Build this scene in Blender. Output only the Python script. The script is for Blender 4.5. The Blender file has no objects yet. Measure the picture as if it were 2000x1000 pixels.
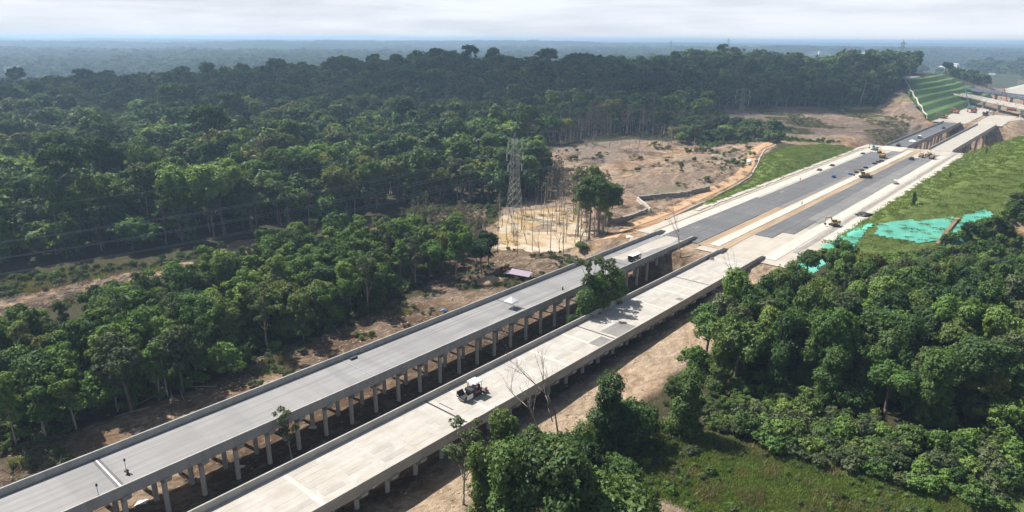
import bpy, bmesh, math, random
import numpy as np
from mathutils import Vector, Matrix, Euler
R = math.radians
random.seed(7); RNG = np.random.default_rng(11)
scene = bpy.context.scene
COL = scene.collection

# ------------------------------------------------------------------ camera
CAM_H = 53.0; FPX = 1334.0; ROLL = R(0.35); PITCH = math.atan((500-76)/FPX)
cam_data = bpy.data.cameras.new('camera'); cam = bpy.data.objects.new('camera', cam_data); COL.objects.link(cam)
cam_data.sensor_width = 36; cam_data.lens = FPX/2000*36; cam_data.clip_start = 0.5; cam_data.clip_end = 60000
m = Euler((math.pi/2-PITCH, 0, 0)).to_matrix() @ Matrix.Rotation(ROLL, 3, 'Z')
cam.matrix_world = Matrix.Translation((0, 0, CAM_H)) @ m.to_4x4()
scene.camera = cam

# ------------------------------------------------------------------ sky, sun, exposure
SUN_EL = R(53); SUN_AZ = R(-56)          # azimuth clockwise from +Y (view direction): left and ahead
SUN_DIR = Vector((math.sin(SUN_AZ)*math.cos(SUN_EL), math.cos(SUN_AZ)*math.cos(SUN_EL), math.sin(SUN_EL)))
world = bpy.data.worlds.new('World'); scene.world = world; world.use_nodes = True
wn, wl = world.node_tree.nodes, world.node_tree.links; wn.clear()
wo = wn.new('ShaderNodeOutputWorld'); sky = wn.new('ShaderNodeTexSky'); sky.sky_type = 'NISHITA'; sky.sun_disc = False
sky.sun_elevation = SUN_EL; sky.sun_rotation = SUN_AZ; sky.air_density = 1.2; sky.dust_density = 2.5; sky.ozone_density = 1.0
b1 = wn.new('ShaderNodeBackground'); b1.inputs[1].default_value = 0.05; wl.new(sky.outputs[0], b1.inputs[0])
tc = wn.new('ShaderNodeTexCoord'); mp = wn.new('ShaderNodeMapping'); mp.inputs['Scale'].default_value = (2.2, 2.2, 19)
wl.new(tc.outputs['Generated'], mp.inputs[0])
nz = wn.new('ShaderNodeTexNoise'); nz.inputs['Scale'].default_value = 1.6; nz.inputs['Detail'].default_value = 6; nz.inputs['Roughness'].default_value = .55
wl.new(mp.outputs[0], nz.inputs[0])
cr = wn.new('ShaderNodeValToRGB'); e = cr.color_ramp.elements
e[0].position = .32; e[0].color = (.56, .605, .68, 1); e[1].position = .60; e[1].color = (.80, .835, .885, 1)
wl.new(nz.outputs[0], cr.inputs[0])
b2 = wn.new('ShaderNodeBackground'); b2.inputs[1].default_value = 0.70; wl.new(cr.outputs[0], b2.inputs[0])
mx = wn.new('ShaderNodeMixShader')
sx = wn.new('ShaderNodeSeparateXYZ'); wl.new(tc.outputs['Generated'], sx.inputs[0])
mr = wn.new('ShaderNodeMapRange'); mr.inputs[1].default_value = 0.05; mr.inputs[2].default_value = .26; mr.inputs[3].default_value = .95; mr.inputs[4].default_value = .08
wl.new(sx.outputs[2], mr.inputs[0]); wl.new(mr.outputs[0], mx.inputs[0])
wl.new(b1.outputs[0], mx.inputs[1]); wl.new(b2.outputs[0], mx.inputs[2]); wl.new(mx.outputs[0], wo.inputs[0])
sd = bpy.data.lights.new('sun', 'SUN'); sd.energy = 5.0; sd.angle = R(0.55); sd.color = (1, .945, .86)
sun = bpy.data.objects.new('sun', sd); COL.objects.link(sun); sun.location = (0, 0, 300)
sun.rotation_euler = SUN_DIR.to_track_quat('Z', 'Y').to_euler()
vs = scene.view_settings; vs.view_transform = 'Standard'; vs.look = 'None'; vs.exposure = 0.82; vs.gamma = 1; vs.use_curve_mapping = False
scene.render.engine = 'CYCLES'; cy = scene.cycles
cy.max_bounces = 5; cy.diffuse_bounces = 3; cy.glossy_bounces = 2; cy.transmission_bounces = 3; cy.transparent_max_bounces = 4; cy.volume_bounces = 0
cy.use_denoising = True; cy.caustics_reflective = False; cy.caustics_refractive = False
scene.render.film_transparent = False

# ------------------------------------------------------------------ coordinates
A = R(41); CA, SA = math.cos(A), math.sin(A)        # the highway runs 41 degrees right of the view direction
def W(s, t, z=0.0): return Vector((s*SA+t*CA, s*CA-t*SA, z))
def ST(x, y): return x*SA+y*CA, x*CA-y*SA
def P(u, v, z=0.0):                                  # where a sight line meets the level z
    a = (u-1000)/FPX; b = (500-v)/FPX; c, s = math.cos(ROLL), math.sin(ROLL)
    a, b = a*c-b*s, a*s+b*c
    d = (a, math.cos(PITCH)+b*math.sin(PITCH), -math.sin(PITCH)+b*math.cos(PITCH)); k = (z-CAM_H)/d[2]
    return Vector((d[0]*k, d[1]*k, z))
def poly(z, pts): return np.array([[P(u, v, z).x, P(u, v, z).y] for u, v in pts])
def poly_st(pts): return np.array([[W(s, t).x, W(s, t).y] for s, t in pts])
def sdist(pl, x, y):                                 # signed distance to a polygon, inside positive
    x = np.asarray(x, float); y = np.asarray(y, float); d = np.full(x.shape, 1e18); ins = np.zeros(x.shape, bool); n = len(pl)
    for i in range(n):
        ax, ay = pl[i]; bx, by = pl[(i+1) % n]; ex, ey = bx-ax, by-ay
        k = np.clip(((x-ax)*ex+(y-ay)*ey)/(ex*ex+ey*ey+1e-9), 0, 1)
        d = np.minimum(d, (x-ax-k*ex)**2+(y-ay-k*ey)**2)
        c = (ay > y) != (by > y)
        with np.errstate(divide='ignore', invalid='ignore'): ins ^= c & (x < (bx-ax)*(y-ay)/(by-ay)+ax)
    return np.where(ins, 1, -1)*np.sqrt(d)
def ss(a, b, v): k = np.clip((v-a)/(b-a), 0, 1); return k*k*(3-2*k)
def _h(ix, iy, k): 
    n = (ix.astype(np.int64)*374761393+iy.astype(np.int64)*668265263+k*1442695041) & 0x7fffffff
    n = ((n ^ (n >> 13))*1274126177) & 0x7fffffff
    return ((n ^ (n >> 16)) & 0xffff)/65535.0
def vnoise(x, y, k=0):
    x = np.asarray(x, float); y = np.asarray(y, float)
    ix = np.floor(x); iy = np.floor(y); fx = x-ix; fy = y-iy; fx = fx*fx*(3-2*fx); fy = fy*fy*(3-2*fy)
    return (_h(ix, iy, k)*(1-fx)+_h(ix+1, iy, k)*fx)*(1-fy)+(_h(ix, iy+1, k)*(1-fx)+_h(ix+1, iy+1, k)*fx)*fy
def fbm(x, y, sc, o=4, k=0):
    v = 0; a = .5
    for i in range(o): v = v+a*(vnoise(x/sc+17.3*i, y/sc-9.1*i, k+i)-.5)*2; sc /= 2.03; a *= .5
    return v

# ------------------------------------------------------------------ terrain
CREST = [(-230, 690, 3), (-140, 730, 17), (-40, 770, 33), (120, 800, 35), (330, 880, 20), (500, 900, 7)]
POND = poly(-6.5, [(950, 440), (985, 420), (1035, 412), (1085, 405), (1135, 420), (1150, 445), (1145, 485), (1100, 498), (1010, 505), (965, 500), (935, 480)])
def seg_field(x, y, pts, w):
    out = np.zeros_like(x)
    for (ax, ay, ah), (bx, by, bh) in zip(pts[:-1], pts[1:]):
        ex, ey = bx-ax, by-ay; k = np.clip(((x-ax)*ex+(y-ay)*ey)/(ex*ex+ey*ey), 0, 1)
        d = np.hypot(x-ax-k*ex, y-ay-k*ey); out = np.maximum(out, (ah+(bh-ah)*k)*ss(1, 0, d/w))
    return out
MOUND = np.array([[q.x, q.y] for q in (P(1372, 395, 0), P(1420, 372, .6), P(1468, 346, 1.2), P(1478, 322, 1.8), P(1494, 296, 2.0), P(1515, 285, 1.8), P(1600, 284, 1.0), P(1680, 289, 0), W(392, -97.6), W(212, -97.6))])
def gz(x, y):
    x = np.asarray(x, float); y = np.asarray(y, float); s, t = ST(x, y); r = np.hypot(x, y)
    z = -6.5+.9*fbm(x, y, 45, 3, 3)+.25*fbm(x, y, 7, 2, 9)
    z = z+(3.3+.8*ss(75, 120, s)+1.6*ss(118, 150, s))*ss(-69, -61, t)*ss(260, 200, s)
    lf = ss(60, -160, x-.12*y)
    z = z+lf*ss(330, 560, y)*(2.5+3*fbm(x, y, 160, 2, 5))-ss(160, -60, x-.12*y)*ss(630, 800, y)*32*ss(2300, 1300, r)
    far = ss(850, 1300, r); z = z*(1-far*.6)+far*(-9-8*ss(1900, 1200, r)+36*fbm(x*.5, y, 750, 4, 21)*ss(9000, 3500, r)+18*fbm(x*.5, y, 2300, 3, 31))
    z = z+seg_field(x, y, CREST, 330)*(1+.25*fbm(x, y, 140, 3, 13))
    # cleared fields left of the road
    z = z+ss(215, 300, s)*ss(-262, -225, t)*ss(-95, -125, t)*ss(700, 560, s)*(2.4+2.0*fbm(x, y, 60, 3, 41)+2.2*(.5-np.abs(fbm(x, y, 20, 4, 43))))
    z = z+3.2*ss(225, 275, s)*ss(420, 390, s)*ss(-170, -138, t)*ss(-95, -110, t)
    z = z+ss(560, 660, s)*ss(-300, -240, t)*4.5*ss(1300, 1000, s)
    # right hill beside the road
    hr = np.clip((t+52.5)*.58, -2, 19+3*fbm(x, y, 70, 2, 51)) + .5*fbm(x, y, 9, 3, 8)+1.3*fbm(x, y, 30, 2, 18)*ss(-52, -40, t)
    endn = (s-175-.45*(t+52))*.42-7; endf = (404-s)*.6
    hr = np.minimum(np.minimum(hr, endn), endf)
    z = np.where(t > -53.5, np.maximum(z, hr), z)
    # road platform: fill or cut
    dl = np.maximum(np.maximum(-99-t, t+51.5), 0)
    for s0, s1, k in ((157, 404, .42), (556, 1500, .4)):
        ds = np.maximum(np.maximum(s0-s, s-s1), 0); d = np.hypot(dl, ds*(2.4 if s0 < 200 else 1))
        z = np.maximum(z, -.35-d*k)
        ins = (s > s0-3) & (s < s1+3)
        if s0 < 200: z = np.where(ins & (t < -40), np.minimum(z, -.35+np.maximum(0, np.where(t > -60, (t+53)*.58, dl*.6))), z)
        else: z = np.where(ins, np.minimum(z, -.35+np.maximum(dl-1, 0)*.55), z)
    # dip below the far bridges
    z = z-8*ss(404, 418, s)*ss(556, 540, s)*ss(-118, -98, t)*ss(-30, -45, t)
    # mound left of the road
    md = sdist(MOUND, x, y); z = np.where(md > 0, np.maximum(z, -.35+np.minimum(md*.38, 2.9+.8*fbm(x, y, 30, 2, 4))), z)
    # hill that carries the terraces
    tz = np.clip((-97-t)*.35, 0, 20)*ss(548, 600, s+(t+97)*1.3)*ss(1050, 900, s)*ss(-330, -230, t)
    z = np.where(tz > .05, np.maximum(z, tz-1.2), z)
    # valley banks beside the viaducts
    z = z+ss(150, -10, s)*0+1.3*ss(-94, -104, t)*ss(-150, -118, t)*ss(190, 130, s)*(1+fbm(x, y, 12, 3, 2))
    pd = ss(-3, 5, sdist(POND, x, y)); z = z*(1-pd)+pd*(-6.4+.5*fbm(x, y, 9, 3, 15))
    return z
def g1(x, y): return float(gz(np.array([x]), np.array([y]))[0])

_k = np.geomspace(60, 6000, 2600)
def Pg(u, v):                                        # where a sight line meets the ground
    q = P(u, v, 0); d = np.array([q.x, q.y, -CAM_H]); d /= np.linalg.norm(d); x = d[0]*_k; y = d[1]*_k; z = CAM_H+d[2]*_k; h = z-gz(x, y); i = int(np.argmax(h < 0))
    if i == 0: return P(u, v, -5)
    f = h[i-1]/(h[i-1]-h[i]); kk = _k[i-1]+(_k[i]-_k[i-1])*f; x, y = d[0]*kk, d[1]*kk
    return Vector((x, y, g1(x, y)))
def pgp(pix): return np.array([[q.x, q.y] for q in (Pg(u, v) for u, v in pix)])

# ------------------------------------------------------------------ helpers: tags, meshes, materials
def tag(o, label=None, cat=None, group=None, kind=None):
    if label: o['label'] = label
    if cat: o['category'] = cat
    if group: o['group'] = group
    if kind: o['kind'] = kind
    return o
def empty(name, loc, rz=0.0, **kw):
    o = bpy.data.objects.new(name, None); COL.objects.link(o); o.location = loc; o.rotation_euler = (0, 0, rz); o.empty_display_size = .5
    return tag(o, **kw)
def link(name, me, mat=None, parent=None, loc=None, rz=None):
    o = bpy.data.objects.new(name, me); COL.objects.link(o)
    if mat is not None and not len(me.materials): me.materials.append(mat)
    if parent: o.parent = parent
    if loc is not None: o.location = loc
    if rz is not None: o.rotation_euler = (0, 0, rz)
    return o
def copy_tree(o, parent=None):
    c = o.copy(); COL.objects.link(c); c.parent = parent
    for ch in o.children: copy_tree(ch, c)
    return c
class MB:
    def __init__(self): self.v = []; self.f = []
    def add(self, vs, fs):
        b = len(self.v); self.v += [tuple(p) for p in vs]; self.f += [tuple(b+i for i in q) for q in fs]; return self
    def hexa(self, c, sb, st, h, off=(0, 0), rz=0.0, rx=0.0, ry=0.0):   # tapered block standing on c
        vs = []
        for (w, d), z, (ox, oy) in ((sb, 0, (0, 0)), (st, h, off)):
            for sx_, sy_ in ((-1, -1), (1, -1), (1, 1), (-1, 1)): vs.append(Vector((ox+sx_*w/2, oy+sy_*d/2, z)))
        M = Euler((rx, ry, rz)).to_matrix(); vs = [M @ p+Vector(c) for p in vs]
        return self.add(vs, [(3, 2, 1, 0), (4, 5, 6, 7), (0, 1, 5, 4), (1, 2, 6, 5), (2, 3, 7, 6), (3, 0, 4, 7)])
    def box(self, c, size, rz=0.0, rx=0.0, ry=0.0):               # c = centre of the bottom face
        return self.hexa(c, size[:2], size[:2], size[2], rz=rz, rx=rx, ry=ry)
    def tube(self, p0, p1, r0, r1=None, n=6, caps=True):
        r1 = r0 if r1 is None else r1; p0 = Vector(p0); p1 = Vector(p1); d = (p1-p0)
        if d.length < 1e-6: return self
        d.normalize(); a = d.orthogonal().normalized(); b = d.cross(a); vs = []
        for p, r_ in ((p0, r0), (p1, r1)):
            for i in range(n): an = 2*math.pi*i/n; vs.append(p+a*math.cos(an)*r_+b*math.sin(an)*r_)
        fs = [(i, (i+1) % n, n+(i+1) % n, n+i) for i in range(n)]
        if caps: fs += [tuple(range(n-1, -1, -1)), tuple(range(n, 2*n))]
        return self.add(vs, fs)
    def path(self, pts, rad, n=5):
        for i in range(len(pts)-1): self.tube(pts[i], pts[i+1], rad[i], rad[i+1], n, caps=(i == 0 or i == len(pts)-2))
        return self
    def prism(self, prof, y0, y1, axis='y'):                      # closed profile (x, z) run along y (or along x as (y, z))
        n = len(prof)
        vs = [((p[0], y, p[1]) if axis == 'y' else (y, p[0], p[1])) for y in (y0, y1) for p in prof]
        fs = [(i, (i+1) % n, n+(i+1) % n, n+i) for i in range(n)]+[tuple(range(n-1, -1, -1)), tuple(range(n, 2*n))]
        return self.add(vs, fs)
    def mesh(self, name, smooth=False):
        me = bpy.data.meshes.new(name); me.from_pydata(self.v, [], self.f)
        bm = bmesh.new(); bm.from_mesh(me); bmesh.ops.recalc_face_normals(bm, faces=bm.faces); bm.to_mesh(me); bm.free()
        if smooth: me.polygons.foreach_set('use_smooth', [True]*len(me.polygons))
        return me
    def build(self, name, mat, parent=None, smooth=False, loc=None, rz=None, bevel=0):
        o = link(name, self.mesh(name, smooth), mat, parent, loc, rz)
        if bevel: b = o.modifiers.new('bevel', 'BEVEL'); b.width = bevel; b.segments = 1; b.limit_method = 'ANGLE'
        return o
def np_mesh(name, v, quads, smooth=False):
    me = bpy.data.meshes.new(name); v = np.asarray(v, np.float32); q = np.asarray(quads, np.int32)
    me.vertices.add(len(v)); me.vertices.foreach_set('co', v.ravel()); k = q.shape[1]
    me.loops.add(q.size); me.loops.foreach_set('vertex_index', q.ravel())
    me.polygons.add(len(q)); me.polygons.foreach_set('loop_start', np.arange(0, q.size, k, dtype=np.int32))
    if smooth: me.polygons.foreach_set('use_smooth', np.ones(len(q), bool))
    me.update(calc_edges=True); me.validate(); return me
def fattr(me, name, vals):
    a = me.attributes.new(name, 'FLOAT', 'POINT'); a.data.foreach_set('value', np.asarray(vals, np.float32))

class NT:                                                          # small node-tree writer
    def __init__(self, name):
        self.m = bpy.data.materials.new(name); self.m.use_nodes = True; self.n = self.m.node_tree.nodes; self.l = self.m.node_tree.links; self.n.clear()
        self.out = self.n.new('ShaderNodeOutputMaterial'); g = self.n.new('ShaderNodeNewGeometry'); mpg = self.n.new('ShaderNodeMapping')
        mpg.inputs['Rotation'].default_value = (0, 0, A); self.l.new(g.outputs['Position'], mpg.inputs[0]); self.ts = mpg.outputs[0]; self.pos = g.outputs['Position']
    def new(self, t, **kw):
        q = self.n.new(t)
        for k, v in kw.items(): setattr(q, k, v)
        return q
    def setin(self, q, i, v):
        if hasattr(v, 'is_output'): self.l.new(v, q.inputs[i])
        elif v is not None: q.inputs[i].default_value = v
    def noise(self, scale, detail=4, rough=.55, stretch=(1, 1, 1), vec=None, dist=0):
        mpg = self.new('ShaderNodeMapping'); mpg.inputs['Scale'].default_value = stretch; self.l.new(vec or self.ts, mpg.inputs[0])
        q = self.new('ShaderNodeTexNoise'); q.inputs['Scale'].default_value = scale; q.inputs['Detail'].default_value = detail; q.inputs['Roughness'].default_value = rough; q.inputs['Distortion'].default_value = dist
        self.l.new(mpg.outputs[0], q.inputs[0]); return q.outputs[0]
    def ramp(self, fac, stops):
        q = self.new('ShaderNodeValToRGB'); el = q.color_ramp.elements
        while len(el) < len(stops): el.new(.5)
        for x_, (p, c) in zip(el, stops): x_.position = p; x_.color = (*c, 1) if isinstance(c, tuple) else (c, c, c, 1)
        self.setin(q, 0, fac); return q.outputs[0]
    def math(self, op, a, b=None, c=None, clamp=False):
        q = self.new('ShaderNodeMath', operation=op, use_clamp=clamp); self.setin(q, 0, a); self.setin(q, 1, b); self.setin(q, 2, c); return q.outputs[0]
    def mix(self, f, a, b, mode='MIX'):
        q = self.new('ShaderNodeMix', data_type='RGBA', blend_type=mode); self.setin(q, 0, f)
        self.setin(q, 6, (*a, 1) if isinstance(a, tuple) else a); self.setin(q, 7, (*b, 1) if isinstance(b, tuple) else b); return q.outputs[2]
    def attr(self, name): q = self.new('ShaderNodeAttribute', attribute_name=name); return q.outputs['Fac']
    def rnd(self): return self.new('ShaderNodeObjectInfo').outputs['Random']
    def bsdf(self, col, rough=.8, bump=None, bstr=.3, bdist=.1, metal=0.0, spec=.3):
        q = self.new('ShaderNodeBsdfPrincipled'); self.setin(q, 'Base Color', (*col, 1) if isinstance(col, tuple) else col); self.setin(q, 'Roughness', rough); self.setin(q, 'Metallic', metal); self.setin(q, 'Specular IOR Level', spec)
        if bump is not None:
            b = self.new('ShaderNodeBump'); b.inputs['Strength'].default_value = bstr; b.inputs['Distance'].default_value = bdist; self.l.new(bump, b.inputs['Height']); self.l.new(b.outputs[0], q.inputs['Normal'])
        self.l.new(q.outputs[0], self.out.inputs[0]); return self.m
def simple(name, c1, c2=None, scale=1.5, rough=.7, stretch=(1, 1, 1), metal=0.0, bump=.2, spec=.3, rv=.0):
    t = NT(name); c2 = c2 or tuple(x*.78 for x in c1); n = t.noise(scale, 5, .6, stretch)
    col = t.ramp(n, [(.3, c2), (.68, c1)])
    if rv: k = t.math('MULTIPLY_ADD', t.rnd(), rv*2, 1-rv); cm = t.new('ShaderNodeCombineColor'); [t.l.new(k, cm.inputs[i]) for i in range(3)]; col = t.mix(1.0, col, cm.outputs[0], 'MULTIPLY')
    return t.bsdf(col, rough, n, bump, .03, metal, spec)
M = {}
def conc(name, hi, lo, stain, scale=.35, streak=(1, .06, 1)):
    t = NT(name); n1 = t.noise(scale, 6, .62); n2 = t.noise(1.1, 5, .6, streak); n3 = t.noise(6, 3, .6)
    c = t.ramp(n1, [(.28, lo), (.62, hi)]); c = t.mix(t.ramp(n2, [(.45, 0.0), (.72, .55)]), c, stain); c = t.mix(t.ramp(n3, [(.4, .0), (.75, .22)]), c, tuple(x*.6 for x in lo))
    M[name] = t.bsdf(c, .85, n3, .25, .02); return M[name]
conc('deck_concrete', (.42, .405, .38), (.31, .296, .272), (.315, .268, .212))
conc('panel_concrete', (.40, .375, .335), (.32, .30, .265), (.29, .25, .2), .5)
conc('parapet_concrete', (.40, .395, .375), (.31, .305, .29), (.24, .225, .2), .6, (1, 1, .08))
conc('beam_concrete', (.42, .40, .365), (.33, .31, .28), (.24, .21, .17), .6, (1, 1, .1))
conc('white_concrete', (.50, .48, .44), (.38, .355, .32), (.40, .33, .25), .4)
conc('pale_base', (.42, .395, .35), (.33, .30, .255), (.35, .28, .205), .16)
conc('column_concrete', (.56, .55, .52), (.46, .45, .42), (.36, .33, .29), .6, (1, 1, .1))
conc('cast_strip', (.50, .48, .44), (.44, .415, .375), (.40, .35, .29), .6)
def asph(name, a, b, streak, sc=.12):
    t = NT(name); n5 = t.noise(.22, 3, .5, (.06, 1, 1)); n6 = t.noise(.5, 6, .7, (1, .5, 1)); n1 = t.noise(sc, 5, .6); n2 = t.noise(1.3, 4, .6, (1, .02, 1)); n3 = t.noise(14, 2, .6)
    c = t.ramp(n1, [(.3, a), (.7, b)]); c = t.mix(t.ramp(n5, [(.45, 0.0), (.55, .35)]), c, tuple(x*1.25 for x in b)); c = t.mix(t.ramp(n2, [(.42, 0.0), (.68, .8)]), c, streak); c = t.mix(t.ramp(n6, [(.58, 0.0), (.7, .5)]), c, tuple(x*.7 for x in a));  c = t.mix(t.ramp(n3, [(.35, .0), (.8, .25)]), c, tuple(x*1.5 for x in b))
    M[name] = t.bsdf(c, .75, n3, .3, .02, spec=.35)
asph('asphalt_grey', (.17, .17, .175), (.225, .222, .222), (.115, .115, .12))
asph('asphalt_dark', (.084, .086, .091), (.125, .127, .131), (.07, .072, .077), .08)
asph('asphalt_mid', (.13, .13, .135), (.185, .18, .17), (.10, .10, .105))
asph('asphalt_patch', (.14, .135, .13), (.19, .185, .175), (.11, .11, .11), .8)
M['brown_soil'] = simple('brown_soil', (.36, .28, .19), (.23, .165, .105), .35, .95, (1, .15, 1))
M['orange_sand'] = simple('orange_sand', (.44, .30, .185), (.34, .21, .115), .4, .95)
M['gravel'] = simple('gravel', (.27, .255, .235), (.18, .165, .15), .8, .95, (1, .3, 1))
M['steel'] = simple('galvanised_steel', (.24, .245, .25), (.17, .175, .18), 3, .6)
M['pale_steel'] = simple('insulator', (.62, .64, .62), None, 3, .4)
M['wire'] = simple('wire', (.34, .35, .36), None, 3, .5, metal=.3)
M['white_paint'] = simple('white_paint', (.68, .69, .70), (.52, .52, .51), 1.5, .45)
M['dark_paint'] = simple('dark_paint', (.025, .026, .03), (.045, .042, .04), 2, .55)
M['rubber'] = simple('rubber', (.02, .02, .02), (.05, .045, .04), 3, .85)
M['track_steel'] = simple('track_steel', (.10, .085, .075), (.16, .13, .1), 4, .7, metal=.3)
M['yellow_paint'] = simple('yellow_paint', (.52, .33, .09), (.42, .26, .08), 2, .5)
M['tan_paint'] = simple('tan_paint', (.45, .31, .16), (.34, .22, .11), 2, .6)
M['orange_paint'] = simple('orange_paint', (.55, .13, .06), (.45, .11, .06), 2, .5)
M['red_paint'] = simple('red_paint', (.38, .07, .05), (.28, .06, .05), 2, .5)
M['teal_paint'] = simple('teal_paint', (.16, .33, .34), (.12, .26, .28), 2, .5)
M['blue_tarp'] = simple('blue_tarp', (.1, .19, .42), (.08, .14, .3), 2, .6)
M['tarp_white'] = simple('tarp_white', (.80, .81, .82), (.70, .71, .72), 2, .7)
M['dark_rail'] = simple('dark_rail', (.11, .14, .2), (.09, .11, .15), 2, .6)
M['glass'] = simple('glass', (.03, .04, .05), None, 2, .08, spec=.8)
M['purple_roof'] = simple('purple_roof', (.19, .15, .21), (.25, .2, .26), 1.2, .45, (6, .3, 1))
M['timber'] = simple('timber', (.38, .29, .2), (.25, .18, .12), 3, .8, (1, 1, .2))
M['roof_red'] = simple('roof_red', (.3, .13, .09), None, 2, .7)
M['house_white'] = simple('house_white', (.75, .74, .72), None, 2, .7)
M['dark_steel'] = simple('dark_joint', (.05, .05, .055), (.09, .09, .09), 2, .5, metal=.4)
M['bright_steel'] = simple('bright_joint', (.55, .56, .57), (.38, .39, .4), 2, .35, metal=.5)
M['bark'] = simple('bark', (.20, .165, .13), (.12, .095, .072), 2.5, .95, (1, 1, .2), rv=.3)
M['bark_pale'] = simple('bark_pale', (.36, .32, .27), (.24, .205, .165), 2.5, .95, (1, 1, .2), rv=.25)
M['dead_wood'] = simple('dead_wood', (.24, .2, .17), (.155, .125, .105), 2.5, .95, (1, 1, .2), rv=.3)
M['gabion'] = simple('gabion', (.30, .285, .265), (.17, .155, .14), 1.6, .95)
M['rubble'] = simple('rubble', (.36, .28, .2), (.2, .14, .1), 1.0, .95, rv=.45)
M['skin'] = simple('skin', (.3, .19, .13)); M['cloth_orange'] = simple('cloth_orange', (.6, .2, .05)); M['cloth_blue'] = simple('cloth_blue', (.08, .1, .2))
def leafmat(name, a, b, c, trans=.27):
    t = NT(name); r = t.rnd(); k = t.attr('tint'); f = t.math('ADD', t.math('MULTIPLY', r, .72), t.math('MULTIPLY', k, .36)); col = t.ramp(f, [(.1, a), (.5, b), (.95, c)])
    d = t.new('ShaderNodeBsdfDiffuse'); t.l.new(col, d.inputs[0])
    tr = t.new('ShaderNodeBsdfTranslucent'); hs = t.mix(1.0, col, (1.25, 1.2, .55), 'MULTIPLY'); t.l.new(hs, tr.inputs[0])
    gl = t.new('ShaderNodeBsdfGlossy'); gl.inputs['Roughness'].default_value = .55; gl.inputs[0].default_value = (.9, .95, 1, 1)
    m1 = t.new('ShaderNodeMixShader'); m1.inputs[0].default_value = trans; t.l.new(d.outputs[0], m1.inputs[1]); t.l.new(tr.outputs[0], m1.inputs[2])
    m2 = t.new('ShaderNodeMixShader'); m2.inputs[0].default_value = .012; t.l.new(m1.outputs[0], m2.inputs[1]); t.l.new(gl.outputs[0], m2.inputs[2])
    t.l.new(m2.outputs[0], t.out.inputs[0]); M[name] = t.m
leafmat('leaf_dark', (.030, .062, .024), (.056, .105, .036), (.098, .148, .046))
leafmat('leaf_mid', (.044, .088, .027), (.082, .146, .039), (.138, .19, .052))
leafmat('leaf_light', (.078, .148, .038), (.128, .22, .050), (.19, .265, .068))
leafmat('leaf_grey', (.12, .105, .085), (.145, .125, .10), (.175, .15, .125), .2)
leafmat('leaf_olive', (.066, .094, .045), (.092, .124, .055), (.128, .152, .072))
leafmat('leaf_yellow', (.085, .11, .028), (.13, .155, .036), (.19, .205, .045))
leafmat('grass_blade', (.115, .165, .045), (.155, .215, .056), (.215, .26, .085), .4)
leafmat('grass_dry', (.15, .13, .06), (.19, .17, .085), (.25, .22, .12), .3)

# ------------------------------------------------------------------ ground
def Z(n): return n
Z_EARTH = [                                              # bare soil: (polygon, softness, orange, pale)
 (poly_st([(-80, -61), (-80, -44), (40, -44), (66, -50), (84, -51), (103, -47.5), (130, -48), (163, -53), (163, -61)]), 3, .85, .85),
 (poly_st([(-80, -111), (29, -111), (49, -112.5), (80, -115), (105, -117), (125, -135), (160, -121), (160, -61), (-80, -61)]), 4, .2, -.35),
 (pgp([(-30, 592), (130, 554), (250, 526), (330, 521), (330, 545), (200, 564), (70, 608), (-30, 625)]), 2, .55, .5),
 (pgp([(325, 522), (400, 500), (460, 470), (560, 458), (650, 446), (800, 424), (950, 412), (950, 430), (800, 446), (660, 468), (520, 492), (400, 516), (325, 545)]), 2, .6, .0),
 (pgp([(990, 400), (1085, 365), (1130, 345), (1200, 390), (1260, 420), (1210, 470), (1180, 490), (1000, 560), (870, 600), (840, 560), (960, 520), (930, 470)]), 5, .45, .55),
 (pgp([(1055, 318), (1085, 290), (1200, 275), (1300, 277), (1360, 275), (1480, 275), (1510, 283), (1480, 330), (1370, 393), (1300, 420), (1190, 455), (1150, 400), (1080, 350)]), 5, .42, .42),
 (pgp([(1380, 208), (1560, 206), (1740, 192), (1790, 170), (1830, 225), (1800, 245), (1745, 290), (1690, 295), (1540, 280), (1430, 262), (1400, 245)]), 8, .25, .25),
 (poly_st([(150, -101), (420, -101), (420, -49), (150, -49)]), 3, .5, .6),
 (poly_st([(400, -125), (570, -100), (570, -40), (400, -40)]), 4, .5, .4),
 (poly_st([(400, -45), (440, 10), (560, 40), (640, 0), (760, -40), (700, -75), (540, -60)]), 8, .6, .5),
 (poly_st([(550, -100), (1250, -135), (1300, 250), (820, 160), (600, 30), (550, -50)]), 20, .35, .5),
 (pgp([(1960, 440), (2040, 410), (2060, 470), (1970, 480)]), 4, .7, .3),
 (pgp([(1250, 1040), (1230, 975), (1290, 965), (1370, 990), (1400, 1040)]), 3, .4, .7),
 (pgp([(1490, 865), (1530, 890), (1500, 900)]), 2, .4, .7), (pgp([(1340, 910), (1385, 925), (1340, 935)]), 2, .4, .6),
 (pgp([(1740, 955), (1780, 960), (1760, 985)]), 2, .4, .6),
]
CLEARING = pgp([(1180, 1060), (1200, 880), (1260, 830), (1340, 835), (1500, 870), (1700, 915), (1900, 955), (2080, 960), (2100, 1100)])
MOUND_G = MOUND; RHILL_G = poly_st([(180, -52.5), (392, -51.5), (405, -20), (400, 60), (280, 70), (215, 10), (180, -30)])
CORRIDOR = pgp([(0, 545), (300, 512), (640, 445), (830, 405), (980, 405), (960, 440), (800, 470), (640, 500), (300, 560), (0, 620)])
DIRT_ROAD = pgp([(1190, 455), (1300, 408), (1370, 380), (1440, 345), (1468, 300), (1480, 283), (1512, 281), (1486, 310), (1462, 352), (1380, 392), (1270, 440), (1200, 475)])
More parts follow.
